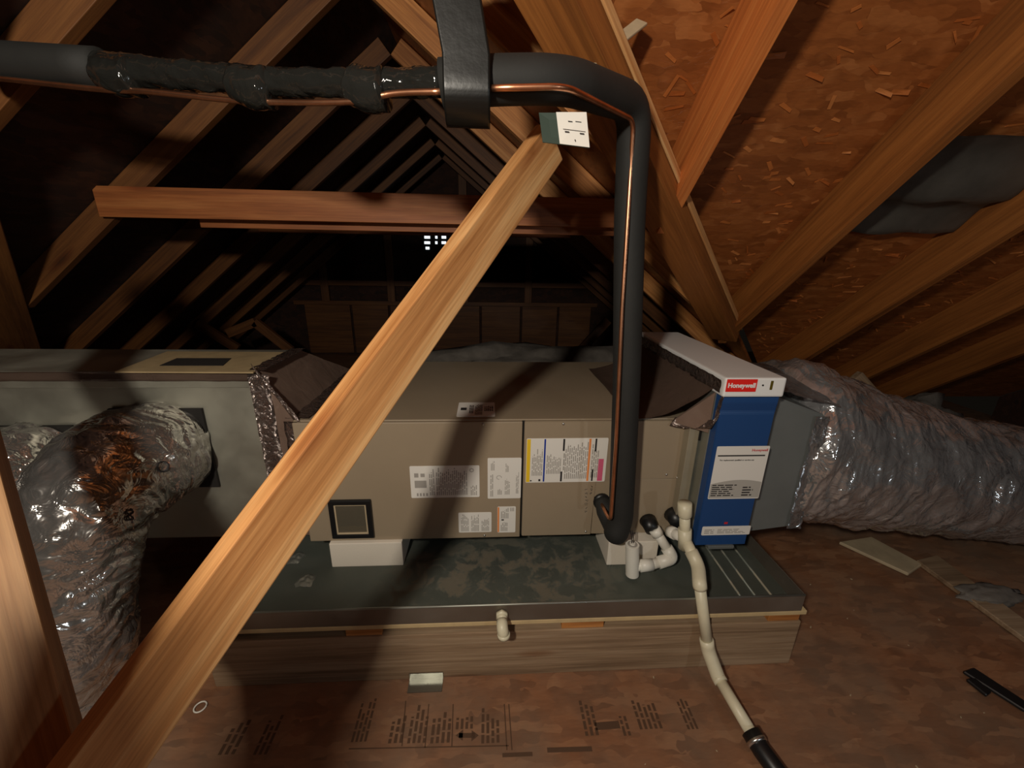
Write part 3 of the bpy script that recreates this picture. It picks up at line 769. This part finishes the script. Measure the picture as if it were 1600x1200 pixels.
# ------------------------------------------------------------------ filter cabinet and return box
FY = -.1114; FL_, FR_, FT, FC, FBt = .6855, .8643, .957, .898, .375
FC_ = thing('filter_cabinet', 'slim air filter cabinet with white top and bright blue door', 'filter cabinet', (.775, .24, ZB_))
box('side_frame', (FL_+.002, FY+.035, .352), (FR_-.004, .60, FT-.045), M_GALV, FC_, .003)
bm = bmesh.new(); addbox(bm, (FL_-.004, FY-.012, FC), (FR_+.002, .595, FT), .006); CP = obj('top_cap', bm, M_WHITE, FC_)
bm = bmesh.new()
prof = [(FY, FC-.003), (FY, FC-.022), (FY+.006, FC-.05), (FY+.004, FC-.06), (FY+.004, .365), (FY+.05, .365), (FY+.05, FC-.003)]
prism(bm, [V((FL_+.006, a, b)) for a, b in prof], V((FR_-FL_-.006, 0, 0)))
bmesh.ops.bevel(bm, geom=bm.edges[:], offset=.0015, segments=2, affect='EDGES')
DO = obj('filter_door', bm, M_BLUE, FC_); DO['label'] = 'bright blue filter door'
# red badge on cap
yb_ = FY-.0125
a = px(1133, 612, Y=yb_); b = px(1184, 592.5, Y=yb_)
BD = plate('badge', V((a.x, yb_, a.z)), X_, Z_, b.x-a.x, b.z-a.z, M_RED, CP, .0015, .0008)
text('lettering', 'Honeywell', V(((a.x+b.x)/2, yb_-.0015, (a.z+b.z)/2)), X_, Z_, .0192, M_WHITE, CP, bold=.0007)
p = px(1192, 602, Y=yb_); rod('indicator_dot', [V((p.x, yb_+.001, p.z)), V((p.x, yb_-.001, p.z))], .0028, M_INKD, CP, 10)
a = px(1202, 609, Y=yb_); b = px(1209, 595, Y=yb_)
plate('indicator_window', V((a.x, yb_, a.z)), X_, Z_, b.x-a.x, b.z-a.z, plain('amber_lens', srgb(92, 80, 24), .2), CP, .001, .001)
dy = FY+.004
def dlabel(z1, z0, xl, xr, mat=M_LABEL):
    return plate('label', V((xl, dy-.0002, z0)), X_, Z_, xr-xl, z1-z0, mat, DO), V((xl, dy-.0002, z0)), xr-xl, z1-z0
za = px(1160, 697, Y=dy).z; zb_ = px(1145, 779, Y=dy).z
xl_ = px(1117, 720, Y=dy).x; xr_ = px(1198, 720, Y=dy).x
L, o, wd, h = dlabel(za, zb_, xl_-.001, xr_)
bm = bmesh.new(); quad(bm, o, X_, Z_, wd*.04, h*.815, wd*.94, h*.84, .0012); pr_done(bm, L, M_INKD)
text('lettering', 'Honeywell', o+X_*wd*.82+Z_*h*.925-Y_*.0009, X_, Z_, .012, M_REDI, DO, bold=.0002, lift=.0004)
text('lettering', 'For replacement qualified or service use', o+X_*wd*.42+Z_*h*.745-Y_*.0009, X_, Z_, .0068, M_INKD, DO, bold=.0001, lift=.0004)
bm = bmesh.new(); pts = [V((0, 0, 0)), V((wd, 0, 0))]
arc = [(wd*(1-t), h*(.27+.1*math.sin(math.pi*(.18+.75*t)))) for t in [i/12 for i in range(13)]]
vs = [bm.verts.new(o+X_*(wd*a)+Z_*(h*b)-Y_*.0011) for a, b in ((.01, .02), (.99, .02))]+[bm.verts.new(o+X_*a*.98+X_*wd*.01+Z_*b-Y_*.0011) for a, b in arc]
bm.faces.new(vs); pr_done(bm, L, M_LABELG)
bm = bmesh.new(); lines(bm, o, X_, Z_, wd*.04, h*.06, wd*.52, h*.3, 6, .0014, .5, .3); lines(bm, o, X_, Z_, wd*.64, h*.06, wd*.88, h*.26, 4, .0014, .5, .4); pr_done(bm, L, M_INKD)
za = px(1132, 822, Y=dy).z; zb_ = px(1132, 835.5, Y=dy).z
L, o, wd, h = dlabel(za, zb_, xl_+.0, xr_-.003)
bm = bmesh.new(); lines(bm, o, X_, Z_, wd*.05, h*.2, wd*.26, h*.75, 3, .0012, .5, .2); lines(bm, o, X_, Z_, wd*.32, h*.2, wd*.92, h*.75, 4, .0012, .5, .3); pr_done(bm, L, M_INK)
bm = bmesh.new(); p = px(1134, 817, Y=dy); quad(bm, V((p.x, dy, p.z)), X_, Z_, -.006, -.004, .006, .004, .001); obj('red_arrow_mark', bm, M_REDI, DO)
box('door_latch', (FL_+.05, FY-.002, .352), (FR_-.04, FY+.03, .364), M_GREY, FC_, .002)
# flange between cabinet and filter, with foil tape at the top corner
box('mounting_flange', (XR+.001, -.03, .345), (FL_+.0, .6, .80), M_GALV, FC_, .001)
bm = bmesh.new(); addbox(bm, (.648, -.035, .345), (.682, -.001, .765), .002); obj('edge_channel', bm, galv('channel_metal', srgb(170, 160, 138), .45, metal=.4), FC_)
p = px(1095, 678, Y=-.035); box('black_clip', (p.x-.006, -.039, p.z-.022), (p.x+.006, -.034, p.z+.022), M_BPLAS, FC_, .001)
# brown tape sheet sloping from cabinet top up to filter top
bm = bmesh.new()
n1, n2 = 14, 20; g = []
for i in range(n1+1):
    row = []
    for j in range(n2+1):
        s, t = i/n1, j/n2
        x = .47+(FL_-.006-.47)*s; y = (.0+.03*s*0-.075*s*s)+(.62-.0)*t*(1-.02*s)
        z = ZT_+.003+(.135)*s**2.2
        row.append(bm.verts.new(V((x, y, z+.004*noise.noise(V((x*20, y*9, 3)))))))
    g.append(row)
for i in range(n1):
    for j in range(n2): bm.faces.new((g[i][j], g[i][j+1], g[i+1][j+1], g[i+1][j]))
bmesh.ops.solidify(bm, geom=bm.faces[:], thickness=.0015)
obj('foil_skirt', bm, M_TAPEB, FC_, smooth=True)
bm = bmesh.new(); prism(bm, [V((.60, -.004, ZT_-.004)), V((FL_-.002, FY+.03, ZT_-.01)), V((FL_-.002, FY+.03, FC-.0)), V((.655, -.04, ZT_+.07))], V((0, .004, 0))); obj('foil_corner', bm, M_TAPEB, FC_)
tape_strip([(FL_-.006, FY+.0, FT-.03), (FL_-.006, .59, FT-.03)], Z_*.04, 'foil_tape', FC_, M_TAPE, nrm=(-1, 0, .3), amp=.006)
tape_strip([(.60, -.006, ZT_-.002), (.655, -.03, ZT_-.004), (FL_, FY+.01, ZT_+.03), (FL_, FY-.001, FC)], Z_*.03+X_*.015, 'foil_tape', FC_, M_TAPE, nrm=(-.3, -1, .3), amp=.006, n=50)
# return box
RB = thing('return_box', 'plain grey sheet-metal return box between the blue filter and the duct', 'duct box', (1.0, .3, .33))
bm = bmesh.new()
prism(bm, [V((FR_+.001, -.03, .345)), V((1.10, -.03, .375)), V((1.10, -.03, .80)), V((FR_+.001, -.03, .885))], V((0, .6, 0)))
bmesh.ops.bevel(bm, geom=bm.edges[:], offset=.004, segments=2, affect='EDGES')
obj('box_shell', bm, M_GREY, RB)
RD, oR = flex('flex_duct', 'huge crumpled silver return duct leaving the grey box to the right edge',
     [V((1.085, .26, .60)), V((1.15, .255, .59)), V((1.3, .25, .555)), V((1.55, .26, .49)), V((1.85, .28, .42)), V((2.2, .3, .35)), V((2.6, .3, .3)), V((3.0, .3, .28))],
     lambda t: (.235+.085*min(1, t*8)-.03*max(0, min(1, (t-.12)*5))-.045*max(0, min(1, (t-.3)*3))), M_FOILR, 12.7, 260, 130, .02, fq=.5)
bm = bmesh.new(); g = []
for i in range(31):
    row = []
    for j in range(31):
        s_, t_ = i/30, j/30; x = FR_+.012+.3*s_; y = .0+.56*t_
        z = .893-.075*s_+.05*math.sin(math.pi*t_)*s_+.006*noise.noise(V((x*14, y*14, 5)))+.004*noise.noise(V((x*40, y*30, 1)))
        row.append(bm.verts.new((x, y, z)))
    g.append(row)
for i in range(30):
    for j in range(30): bm.faces.new((g[i][j], g[i][j+1], g[i+1][j+1], g[i+1][j]))
bmesh.ops.solidify(bm, geom=bm.faces[:], thickness=.002)
obj('foil_wrap', bm, M_FOILR, RD, smooth=True)
tape_strip([(1.085, -.034, .37), (1.085, -.034, .80)], X_*.05, 'foil_tape', RD, M_FOILR, nrm=(0, -1, 0), amp=.008)

# ------------------------------------------------------------------ diagonal brace and V-post
def dep(u, v, d): return CAM + (_r2*((u-800)/FPX)+_d2*((v-600)/FPX)+_f)*d
Dp = lambda y: 1/(1.06+.00103*(y-235))
bt = dep(850, 235, Dp(235)); bb = dep(190, 1150, Dp(1150))
bd = (bt-bb).normalized()
bt2 = bt+bd*.03; bb2 = bb-bd*(bb.z/bd.z)*.97
tocam = (CAM-(bt+bb)/2); tocam -= bd*tocam.dot(bd); tocam.normalize()
# wide face turned mostly to the camera, narrow face to the upper left
side = bd.cross(tocam); ang = math.radians(33)
wn = (tocam*math.cos(ang)+side*math.sin(ang)).normalized()
BR = tag(board('diagonal_brace', bb2, bt2, .089, .038, bd.cross(wn), M_BRACE, None, .0025), 'long pale lumber brace leaning diagonally across the picture in front of the air handler', 'brace')
# second web going up to the left from the same foot
pa = px(25, 1000, Y=-.62); 
lf = dep(40, 1150, .52); lt = dep(-96, 600, .66)
ld = (lt-lf).normalized()
tc2 = (CAM-lf); tc2 -= ld*tc2.dot(ld); tc2.normalize(); sd2 = ld.cross(tc2)
a2 = math.radians(22); wn2 = (tc2*math.cos(a2)-sd2*math.sin(a2)).normalized()
tag(board('web_post', lf-ld*.45, lt+ld*.5, .089, .038, ld.cross(wn2), wood('post_lumber', srgb(122, 84, 50), srgb(148, 106, 66), srgb(164, 124, 82)), None, .0025), 'steep lumber post cut off by the lower left edge, meeting the diagonal brace', 'post')

# added unseen post behind the camera, placed to shade the brace foot and floor
struct(board('shade_post_1', (-.478, -1.25, 0), (-.478, -1.25, 1.33), .12, .04, X_, M_RAFT))

# ------------------------------------------------------------------ refrigerant lines
R1 = .0375
top = px(1003, 190, Y=-.10); 
pL = [px(-45, 92, Y=-.04), px(0, 95, Y=-.05), px(160, 106, Y=-.1)]
pM = [px(160, 106, Y=-.1), px(430, 128, Y=-.22), px(690, 130, Y=-.32)]
SL = thing('suction_line', 'thick black foam-insulated refrigerant pipe with an elbow dropping to the air handler', 'pipe', HP)
rod('foam_sleeve', smooth_path(pL, 4), .0375, M_BLACK, SL, 24)
yt = lambda u: -.1-.12*(u-160)/270 if u < 430 else -.22-.1*(u-430)/260
def tapewrap(s, a, p): return .0035*noise.noise(V((s*28, math.cos(a)*2+s*14, math.sin(a)*2)))+.0025*noise.noise(V((s*70, math.cos(a)*5, math.sin(a)*5)))
rod('tape_wrap', smooth_path(pM, 60), lambda t: .030-.006*min(1, t*1.6), M_BTAPE, SL, 32, disp=tapewrap)
for u in (190, 398, 578):       # bunched tape where the copper is tied on
    vv = 106+(u-160)/270*22 if u < 430 else 128
    p0 = px(u-22, vv+4, Y=yt(u-22)-.01); p1 = px(u+24, vv+6, Y=yt(u+24)-.01)
    of = V((0, -.008, -.012)); rod('tape_bunch', smooth_path([p0+of*.3, (p0+p1)/2+of, p1+of*.8], 10), .036, M_BTAPE, SL, 28, disp=tapewrap)
e0 = px(690, 132, Y=-.33); e1 = px(765, 126, Y=-.335); e2 = px(880, 124, Y=-.335); e3 = px(992, 172, Y=-.13); e4 = px(984, 330, Y=-.095); e5 = px(979, 600, Y=-.092); e6 = px(968, 826, Y=-.085)
el = fillet([e0, e1, e2, e3+V((0, .0, .012)), e4, e5, e6+V((0, 0, .04)), e6+V((-.012, -.005, -.012)), HP+V((.035, -.07, -.07)), HP+V((.004, -.02, -.01)), HP+V((0, .005, 0))], .07, 8)
rod('foam_sleeve', el, lambda t: .0395 if t < .80 else .0395-.012*min(1, (t-.80)*6), M_BLACK, SL, 28)
LL = thing('liquid_line', 'bare copper tube running along the front of the black insulated pipe', 'pipe', HP)
cz = V((0, -.026, -.020))
c_left = [px(-45, 120, Y=-.065), px(0, 123, Y=-.08), px(160, 140, Y=-.135), px(230, 143, Y=-.165), px(365, 157, Y=-.215), px(430, 160, Y=-.245), px(550, 159, Y=-.3), px(615, 146, Y=-.32), px(690, 143, Y=-.35)]
rod('copper_tube', smooth_path(c_left, 6), .0056, M_COPPER, LL, 12)
c_r = [px(764, 138, Y=-.372), px(790, 137, Y=-.385), px(884, 135, Y=-.385), px(990, 187, Y=-.165), px(986, 260, Y=-.14), px(972, 480, Y=-.137), px(963, 690, Y=-.135), px(954, 814, Y=-.135), px(946, 800, Y=-.09), px(938, 783, Y=0)]
rod('copper_tube', fillet(c_r, .03, 6), .0056, M_COPPER, LL, 12)
# hanger strap: a loop of black band around the pipe
hs = thing('hanger_strap', 'wide black hanger strap hanging from the roof around the taped pipe', 'strap', px(730, 190, Y=-.33))
hx0 = px(693, 130, Y=-.37).x; hx1 = px(766, 130, Y=-.37).x
hc = px(729, 135, Y=-.33)
prof = []
for k in range(19):
    a = math.pi*(k/18); prof.append((hc.y-.052*math.cos(a), hc.z-.012-.05*math.sin(a)))
prof = [(hc.y-.045, hc.z+.28), (hc.y-.05, hc.z+.03)]+prof+[(hc.y+.05, hc.z+.04), (hc.y+.03, hc.z+.28)]
bm = bmesh.new(); rows = []
for i, (yy, zz) in enumerate(prof):
    sh = -.03*max(0, (zz-hc.z-.03)/.16) if zz > hc.z+.03 else 0
    rows.append([bm.verts.new((hx0+(hx1-hx0)*j/6+sh, yy+.002*noise.noise(V((j, i, 0))), zz)) for j in range(7)])
for i in range(len(rows)-1):
    for j in range(6): bm.faces.new((rows[i][j], rows[i][j+1], rows[i+1][j+1], rows[i+1][j]))
bmesh.ops.subdivide_edges(bm, edges=bm.edges[:], cuts=2, use_grid_fill=True)
bmesh.ops.solidify(bm, geom=bm.faces[:], thickness=.004)
obj('strap_band', bm, M_STRAP, hs, smooth=True)
# paper tag on the pipe
tg = thing('pipe_tag', 'dark green card with a white printed label clipped under the pipe elbow', 'tag', px(885, 205, Y=-.33))
q = [px(842, 176, Y=-.34), px(916, 176, Y=-.34), px(921, 231, Y=-.355), px(848, 222, Y=-.36)]
ux = (q[1]-q[0]).normalized(); uy = (q[0]-q[3]).normalized()
bm = bmesh.new(); prism(bm, q, ux.cross(uy).normalized()*-.0015); obj('card', bm, M_GREENC, tg)
q2 = [q[0].lerp(q[1], .36), q[1].lerp(q[0], .0), q[2], q[3].lerp(q[2], .36)]
nq = ux.cross(uy).normalized()*.001
bm = bmesh.new(); prism(bm, [p+nq for p in q2], nq*.5); LB = obj('paper_label', bm, M_LABEL, tg)
bm = bmesh.new(); o = q2[3]; wv_ = q2[2]-q2[3]; hv = q2[0]-q2[3]
for a, b, c, d in ((.2, .35, .35, .39), (.7, .35, .85, .39), (.15, .44, .9, .455), (.5, .1, .53, .16), (.35, .7, .5, .73), (.6, .72, .8, .75)):
    vs = [bm.verts.new(o+wv_*s+hv*t+nq*5) for s, t in ((a, b), (c, b), (c, d), (a, d))]; bm.faces.new(vs)
obj('print', bm, M_INKD, LB)['kind'] = 'stuff'

# ------------------------------------------------------------------ condensate piping
PR, FRD = .0165, .0208
fs = thing('float_switch_trap', 'white plastic float switch tee with elbow and pipe stub on the drain pan', 'pipe fitting', px(988, 895, Z=.24))
s0 = px(988, 852, Y=-.10); s1 = px(988, 897, Y=-.10)
bm = bmesh.new(); tube(bm, [s1, s1.lerp(s0, .5), s0], .0225, 24, True); autosmooth(obj('switch_body', bm, M_PVC, fs))
bm = bmesh.new(); tube(bm, [s0, s0+Z_*.004], .0225, 24); autosmooth(obj('rim', bm, M_PVC, fs))
bm = bmesh.new(); tube(bm, [s0+Z_*.0042, s0+Z_*.005], .016, 24); autosmooth(obj('recess', bm, M_INK, fs))
bm = bmesh.new(); tube(bm, [s0+Z_*.0045, s0+Z_*.009], .009, 16); autosmooth(obj('core', bm, M_PVC, fs))
for dx_ in (-.003, .003):
    rod('wire', smooth_path([s0+V((dx_, 0, .006)), s0+V((dx_-.002, .0, .03)), s0+V((dx_-.008, .005, .055))], 6), .0015, M_INKD, fs, 6)
t0 = px(990, 885, Y=-.10); t1 = px(1020, 882, Y=-.095); t2 = px(1052, 872, Y=-.08); t3 = px(1022, 826, Y=-.04)
rod('pipe', [t0, t1, t1.lerp(t2, .6)], PR, M_PVC, fs)
rod('socket', [t0+(t1-t0)*.3, t0+(t1-t0)*.95], FRD, M_PVC, fs)
rod('elbow', fillet([t1+(t2-t1)*.25, t2, t2+(t3-t2)*.35], .03), FRD, M_PVC, fs)
rod('pipe', [t2+(t3-t2)*.2, t3], PR, M_PVC, fs)
rod('socket', [t3+(t2-t3)*.22, t3], FRD, M_PVC, fs)
dl = thing('condensate_drain', 'long cream plastic drain pipe with capped riser running over the pan to the floor', 'pipe', px(1175, 1150, Z=.03))
r0 = px(1070, 786, Y=-.13); r1 = px(1070, 842, Y=-.13); r2 = px(1091, 884, Y=-.19); r3 = px(1093, 912, Y=-.25); r4 = px(1106, 1015, Y=-.285); r5 = px(1122, 1058, Y=-.33); r6 = px(1178, 1152, Z=.032)
k0 = px(1047, 830, Y=-.055)
rod('cleanout_cap', [r0, r0+(r1-r0)*.32, r0+(r1-r0)*.36], lambda t: .0215 if t < .9 else .0185, M_PVCD, dl, 20)
rod('riser', [r0+(r1-r0)*.3, r1], PR, M_PVCD, dl)
rod('tee', [r1+(r0-r1)*.28, r1+(r0-r1)*-.25], FRD, M_PVCD, dl)
rod('branch_pipe', [k0, k0+(r1-k0)*.95], PR, M_PVC, dl)
rod('socket', [k0, k0+(r1-k0)*.35], FRD, M_PVC, dl)
rod('pipe', [r1, r2], PR+.001, M_PVCD, dl)
rod('elbow', fillet([r1+(r2-r1)*.45, r2, r2+(r3-r2)*1.0, r3+(r4-r3)*.06], .03), FRD, M_PVCD, dl)
rod('pipe', [r3, r4], PR, M_PVCD, dl)
rod('elbow', fillet([r4+(r3-r4)*.16, r4, r5, r5+(r6-r5)*.1], .04), FRD, M_PVCD, dl)
rod('pipe', [r5, r6], PR, M_PVCD, dl)
rb = thing('rubber_coupling', 'black rubber coupling with a steel band at the end of the drain pipe', 'coupling', (r6.x, r6.y-.05, 0))
dd = (r6-r5).normalized(); dd.z = min(0, dd.z)
rod('sleeve', [r6-dd*.012, r6+dd*.03, r6+V((dd.x, dd.y, 0)).normalized()*.18], lambda t: .026-.003*t, M_BPLAS, rb, 20)
rod('steel_band', [r6+dd*.006, r6+dd*.016], .0275, M_SCREW, rb, 20)

# ------------------------------------------------------------------ floor details
# galvanized angle bracket at platform foot
p = px(665, 1062, Z=0)
bm = bmesh.new()
addbox(bm, (p.x-.05, PFR-.004, .0015), (p.x+.055, PFR-.0015, .026)); addbox(bm, (p.x-.05, PFR-.045, .0005), (p.x+.055, PFR-.0015, .0035))
tag(obj('angle_bracket', bm, galv('bracket_zinc', srgb(150, 150, 142), .3, metal=.95)), 'small galvanized angle bracket at the foot of the platform board', 'bracket')
p = px(313, 1105, Z=.003)
bm = bmesh.new(); ring = []
for k in range(24):
    a = 2*math.pi*k/24; ring.append(p+V((.0155*math.cos(a), .0155*math.sin(a), .0015)))
ring.append(ring[0]); ring.append(ring[1]); tube(bm, ring, .0022, 8)
tag(obj('plastic_ring', bm, M_PVC, smooth=True), 'small white plastic ring lying on the floor beside the diagonal brace', 'ring')
# scraps on the right
def slab(name, quadpx, th, mat, label, cat):
    q = [px(*t, Z=.004) for t in quadpx]; bm = bmesh.new(); prism(bm, [V((a.x, a.y, .003)) for a in q], Z_*th)
    bmesh.ops.bevel(bm, geom=bm.edges[:], offset=.003, segments=1, affect='EDGES'); return tag(obj(name, bm, mat), label, cat)
slab('wood_scrap', ((1310, 850), (1360, 842), (1440, 885), (1418, 900)), .015, M_SCRAP, 'pale wood offcut on the floor under the return duct', 'wood scrap')
slab('wood_scrap', ((1430, 880), (1462, 872), (1600, 975), (1600, 1005)), .02, M_OLD, 'long grey-brown board edge on the floor at the right edge', 'wood scrap')
slab('black_strip', ((1503, 1052), (1520, 1046), (1610, 1105), (1600, 1114)), .012, M_BPLAS, 'longer black rubber strip lying at the lower right edge', 'strip')
slab('black_strip', ((1508, 1064), (1522, 1062), (1548, 1084), (1540, 1090)), .012, M_BPLAS, 'short black rubber strip beside the longer one at lower right', 'strip')
def lump(name, c, r, mat, label, cat, seed, kind=None, sub=4):
    bm = bmesh.new(); bmesh.ops.create_icosphere(bm, subdivisions=sub, radius=1)
    for v_ in bm.verts:
        n = v_.co.normalized(); q = 1+.35*noise.noise(n*2+V((seed, 0, 0)))+.16*noise.noise(n*6+V((seed, 3, 0)))
        v_.co = V((n.x*r[0]*q, n.y*r[1]*q, n.z*r[2]*q))
        v_.co += V(c)
        if v_.co.z < .004: v_.co.z = .004
    return tag(obj(name, bm, mat, smooth=True), label, cat, None, kind)
p = px(1550, 920, Z=.05); lump('insulation_tuft', (p.x, p.y, .02), (.13, .05, .022), M_INSUL, 'torn tuft of grey insulation on the floor at the right edge under the duct', 'insulation', 3)
p = px(1410, 640, Y=.9); lump('insulation_heap', (p.x+.15, .95, p.z-.18), (.32, .16, .24), M_INSUL, 'heap of grey insulation behind the return duct', 'insulation', 8)
p = px(860, 552, Y=1.6); lump('insulation_heap', (p.x, 1.6, p.z-.14), (1.0, .2, .18), M_INSUL, 'dusty insulation bank on the far side behind the air handler', 'insulation', 5)
p0 = px(1335, 588, Y=.75); p1 = px(1405, 668, Y=.7); tag(board('web_stub', p0, p1, .038, .07, Y_, M_OLD), 'short leaning stud end behind the return duct below the rafters', 'stud')
p0 = px(1440, 655, Y=.6); tag(rod('duct_strap_clip', [p0+V((-.05, 0, .02)), p0, p0+V((.06, -.02, -.015))], .018, M_BPLAS), 'small black clip lying on top of the return duct', 'clip')
# foil-faced scrap tucked in the roof bay
bm = bmesh.new(); g = []
for i in range(25):
    row = []
    for j in range(19):
        x = 1.225+.55*i/24; t = j/18; y = .06+.3*t
        z = mz(y)+.15+.03*math.sin(t*9+.6)*math.sin(t*3.1)+.018*noise.noise(V((x*7, y*9, 2)))
        row.append(bm.verts.new((x, y, z)))
    g.append(row)
for i in range(24):
    for j in range(18): bm.faces.new((g[i][j], g[i][j+1], g[i+1][j+1], g[i+1][j]))
bmesh.ops.solidify(bm, geom=bm.faces[:], thickness=.012)
tag(obj('foil_blanket', bm, plain('grey_foil_skin', srgb(134, 130, 122), .4, .4, nscale=5, namp=.3, bstr=.5, bscale=14), smooth=True), 'crumpled grey foil blanket tucked between two jack rafters at upper right', 'blanket')

# panel stamps printed on the floor sheet
bm = bmesh.new(); f0 = V((0, 0, .0006))
def stamp_cols(u0, v0, u1, v1, n, rag=.4):
    a = px(u0, v1, Z=0); b = px(u1, v1, Z=0); c = px(u0, v0, Z=0)
    wd = b.x-a.x; h = c.y-a.y; o = V((a.x, a.y, 0))
    for i in range(n):
        x = wd*i/n; y = 0; e = h*(1-rag*random.random())
        while y < e:
            L_ = random.uniform(.01, .03); quad(bm, o, X_, Y_, x, y, x+wd/n*.55, min(y+L_, e), .0008); y += L_+.005
def stamp_line(u0, v0, u1, v1, wdt=.003):
    a = px(u0, v0, Z=.0008); b = px(u1, v1, Z=.0008); d = (b-a).normalized(); s = d.cross(Z_)*wdt/2
    bm.faces.new([bm.verts.new(q) for q in (a-s, b-s, b+s, a+s)])
stamp_cols(548, 1092, 575, 1160, 4); stamp_cols(606, 1115, 632, 1162, 3); stamp_cols(636, 1100, 668, 1162, 4); stamp_cols(672, 1110, 706, 1162, 4); stamp_cols(712, 1120, 742, 1140, 4, .2); stamp_cols(752, 1105, 784, 1162, 4)
for l in ((545, 1170, 795, 1165), (634, 1095, 628, 1166), (670, 1100, 664, 1168), (708, 1100, 706, 1166), (788, 1100, 792, 1172), (795, 1100, 800, 1172)): stamp_line(*l)
stamp_line(717, 1149, 742, 1149, .012)
for u, s in ((712, 1), (748, -1)):
    a = px(u, 1149, Z=.0008); bm.faces.new([bm.verts.new(q) for q in (a, a+V((s*.02, .014, 0)), a+V((s*.02, -.014, 0)))])
stamp_cols(915, 1085, 940, 1150, 3); stamp_cols(975, 1110, 990, 1150, 2); stamp_cols(1000, 1090, 1040, 1140, 5); stamp_cols(1075, 1090, 1095, 1140, 3); stamp_cols(340, 1120, 370, 1180, 3); stamp_cols(395, 1110, 420, 1180, 3)
stamp_line(930, 1135, 968, 1132, .02); stamp_line(855, 1172, 925, 1170, .012); stamp_line(785, 1180, 832, 1178, .01)
obj('panel_stamp', bm, M_INKF, FLOOR)
# fallen wood crumbs
bm = bmesh.new()
for _ in range(60):
    x = random.uniform(-.7, 1.8); y = random.uniform(-.9, .1)
    if y > PFR-.02 and x < 1.03: continue
    s = random.uniform(.0015, .004); a = random.random()*3
    bmesh.ops.create_cube(bm, size=1, matrix=Matrix.Translation((x, y, s*.3)) @ Matrix.Rotation(a, 4, 'Z') @ Matrix.Diagonal((s*2, s, s*.6, 1)))
o = tag(obj('wood_crumbs', bm, M_SCRAP), 'loose wood crumbs and dust scattered on the attic floor', 'debris', kind='stuff')

# marks on the big duct
bpy.context.view_layer.update()
def mark(u, v, pts, r, par, on, mat=M_INKD):
    P = []
    for du, dv in pts:
        l, n = sphere_hit(on, u+du, v+dv)
        if l is not None: P.append(l+(CAM-l).normalized()*.004)
    if len(P) > 2:
        bm = bmesh.new(); tube(bm, P, r, 6); obj('painted_mark', bm, mat, par)
e8 = [(5.5*math.sin(2*t), -7.5*math.cos(t)) for t in [i*math.pi*2/22 for i in range(23)]]
mark(203, 805, e8, .0017, DA, oA)
mark(255, 729, [(9*math.cos(t), 8*math.sin(t)) for t in [i*math.pi*2/12 for i in range(13)]], .002, DA, oA, M_INKD)
